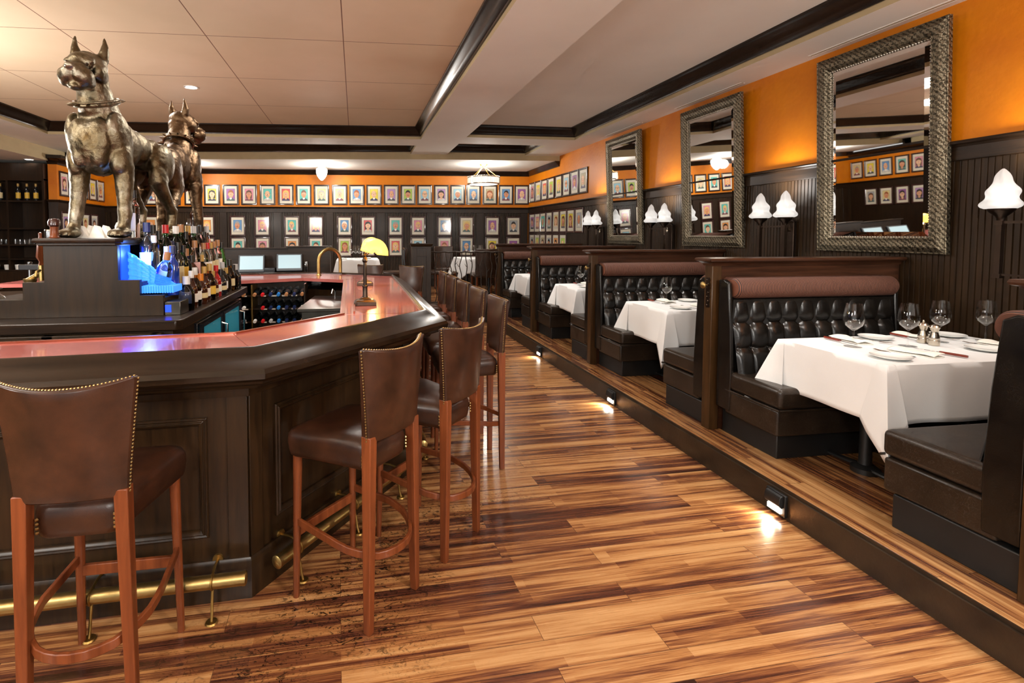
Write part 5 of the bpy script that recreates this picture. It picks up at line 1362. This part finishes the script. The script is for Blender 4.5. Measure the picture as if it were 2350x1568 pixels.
# ------------------------------------------------------------------ dark cabinets at the far left
cb = empty('bottle_cabinet', label='tall dark cabinet with lit bottle niches at the far left', cat='cabinet')
MB().box(-8.9,10.55,.0,-5.66,10.75,2.9).build('back_board', M['dark'], cb)
for i, z in enumerate((.95,1.16,1.42,1.72,2.22,2.62)): MB().box(-8.9,10.15,z-.03,-5.66,10.55,z).build('shelf', M['darkx'], cb)
for x in (-8.9,-7.6,-6.92,-6.30,-5.70): MB().box(x,10.16,.9,x+.035,10.55,2.9).build('upright', M['dark'], cb)
MB().box(-8.9,10.14,2.58,-5.66,10.3,2.9).build('fascia', M['dark'], cb)
MB().box(-8.9,10.1,.0,-5.66,10.2,.92).build('base_cabinet', M['dark'], cb)
for i, x in enumerate((-6.80,-6.64,-6.48,-6.18,-6.03,-5.88)):
    e = bottle('wine','dark','gold','cream' if i < 3 else 'yellow',1.0,'wine_bottle'); e.location = (x,10.30,2.22)
    tag(e, 'dark wine bottle with pale label in the cabinet niche, %s from left' % ORD[i], 'wine bottle', 'wine bottles in the far left cabinet')
tm = MB().lathe([(.001,.003),(.030,.003),(.034,.085),(.036,.085),(.032,0),(.001,0)], n=16).build('tumbler', M['glass']); tag(tm, None, 'glass', 'tumblers on the far left shelf')
for i in range(15):
    g = tm if i == 0 else copy_tree(tm)
    g.location = (-6.86+.078*i,10.26,1.42); g['label'] = 'clear tumbler standing in the shelf row at far left, %s from left' % ORD[i]
for i, (x,z) in enumerate(((-6.72,.95),(-6.55,.95),(-6.38,.95),(-6.2,.95))):
    g = MB().lathe([(.001,.004),(.035,.004),(.045,.09),(.048,.09),(.038,0),(.001,0)], n=18).build('white_cup', M['china'], loc=(x,10.25,z)); tag(g, 'white cup on the low shelf at far left, %s from left' % ORD[i], 'cup', 'white cups on the low shelf')
# ------------------------------------------------------------------ light
w = bpy.data.worlds.new('world'); scene.world = w; w.use_nodes = True
w.node_tree.nodes['Background'].inputs[0].default_value = (1.0,.985,.965,1); w.node_tree.nodes['Background'].inputs[1].default_value = .55
def light(name, typ, loc, energy, col=(1,.955,.89), size=.2, rot=None, spot=None, sy=None):
    l = bpy.data.lights.new(name, typ); l.energy = energy; l.color = col
    if typ == 'AREA':
        l.size = size
        if sy: l.shape = 'RECTANGLE'; l.size_y = sy
    else: l.shadow_soft_size = size
    if typ == 'SPOT': l.spot_size = R(spot or 90); l.spot_blend = .6
    o = bpy.data.objects.new(name, l); COL.objects.link(o); o.location = loc
    if rot: o.rotation_euler = rot
    return o
for x, y, e in ((-3.0,-1.2,80),(2.6,-1.2,80),(-3.2,2.2,60),(-2.6,5.8,60),(-.4,5.2,45)):
    light('ceiling_light', 'AREA', (x,y,3.36), e, size=.9)
for x, y, e in ((-3.4,.4,150),(-.6,-1.6,180),(2.9,-1.2,270),(-4.2,4.6,200)):      # added point lights outside the view, filling the ceiling from below
    light('ceiling_fill', 'POINT', (x,y,2.05), e, size=.22)
for y in (2.56,4.4,6.2,8.1): light('table_spot', 'SPOT', (3.1,y-.5,3.36), 90, size=.08, spot=75)
for y in (3.4,6.2): light('aisle_spot', 'SPOT', (1.5,y,3.18), 60, size=.08, spot=80)
light('chandelier_light', 'POINT', (2.73,10.5,2.95), 60, size=.12)
light('opal_light', 'POINT', (-.71,11.1,2.9), 45, size=.1); light('opal_light', 'POINT', (-3.6,11.2,2.9), 45, size=.1)
light('dining_spot', 'SPOT', (.1,9.8,3.1), 90, size=.08, spot=110); light('dining_spot', 'SPOT', (2.4,9.6,3.1), 90, size=.08, spot=110)
light('bar_lamp_light', 'POINT', (.16,4.94,1.45), 3, (1,.72,.3), .03); light('bar_lamp_light', 'POINT', (.2,3.56,1.42), 2, (1,.72,.3), .03)
vs = scene.view_settings; scene.display_settings.display_device = 'sRGB'
vs.view_transform = 'Standard'; vs.look = 'None'; vs.exposure = 0.40; vs.gamma = 1.0; vs.use_curve_mapping = False
cy = scene.cycles
cy.max_bounces = 8; cy.diffuse_bounces = 3; cy.glossy_bounces = 3; cy.transmission_bounces = 8; cy.transparent_max_bounces = 12
cy.caustics_reflective = False; cy.caustics_refractive = False; cy.sample_clamp_indirect = 6; cy.use_denoising = True; cy.blur_glossy = .5
cy.use_adaptive_sampling = True; cy.adaptive_threshold = .05; cy.adaptive_min_samples = 12
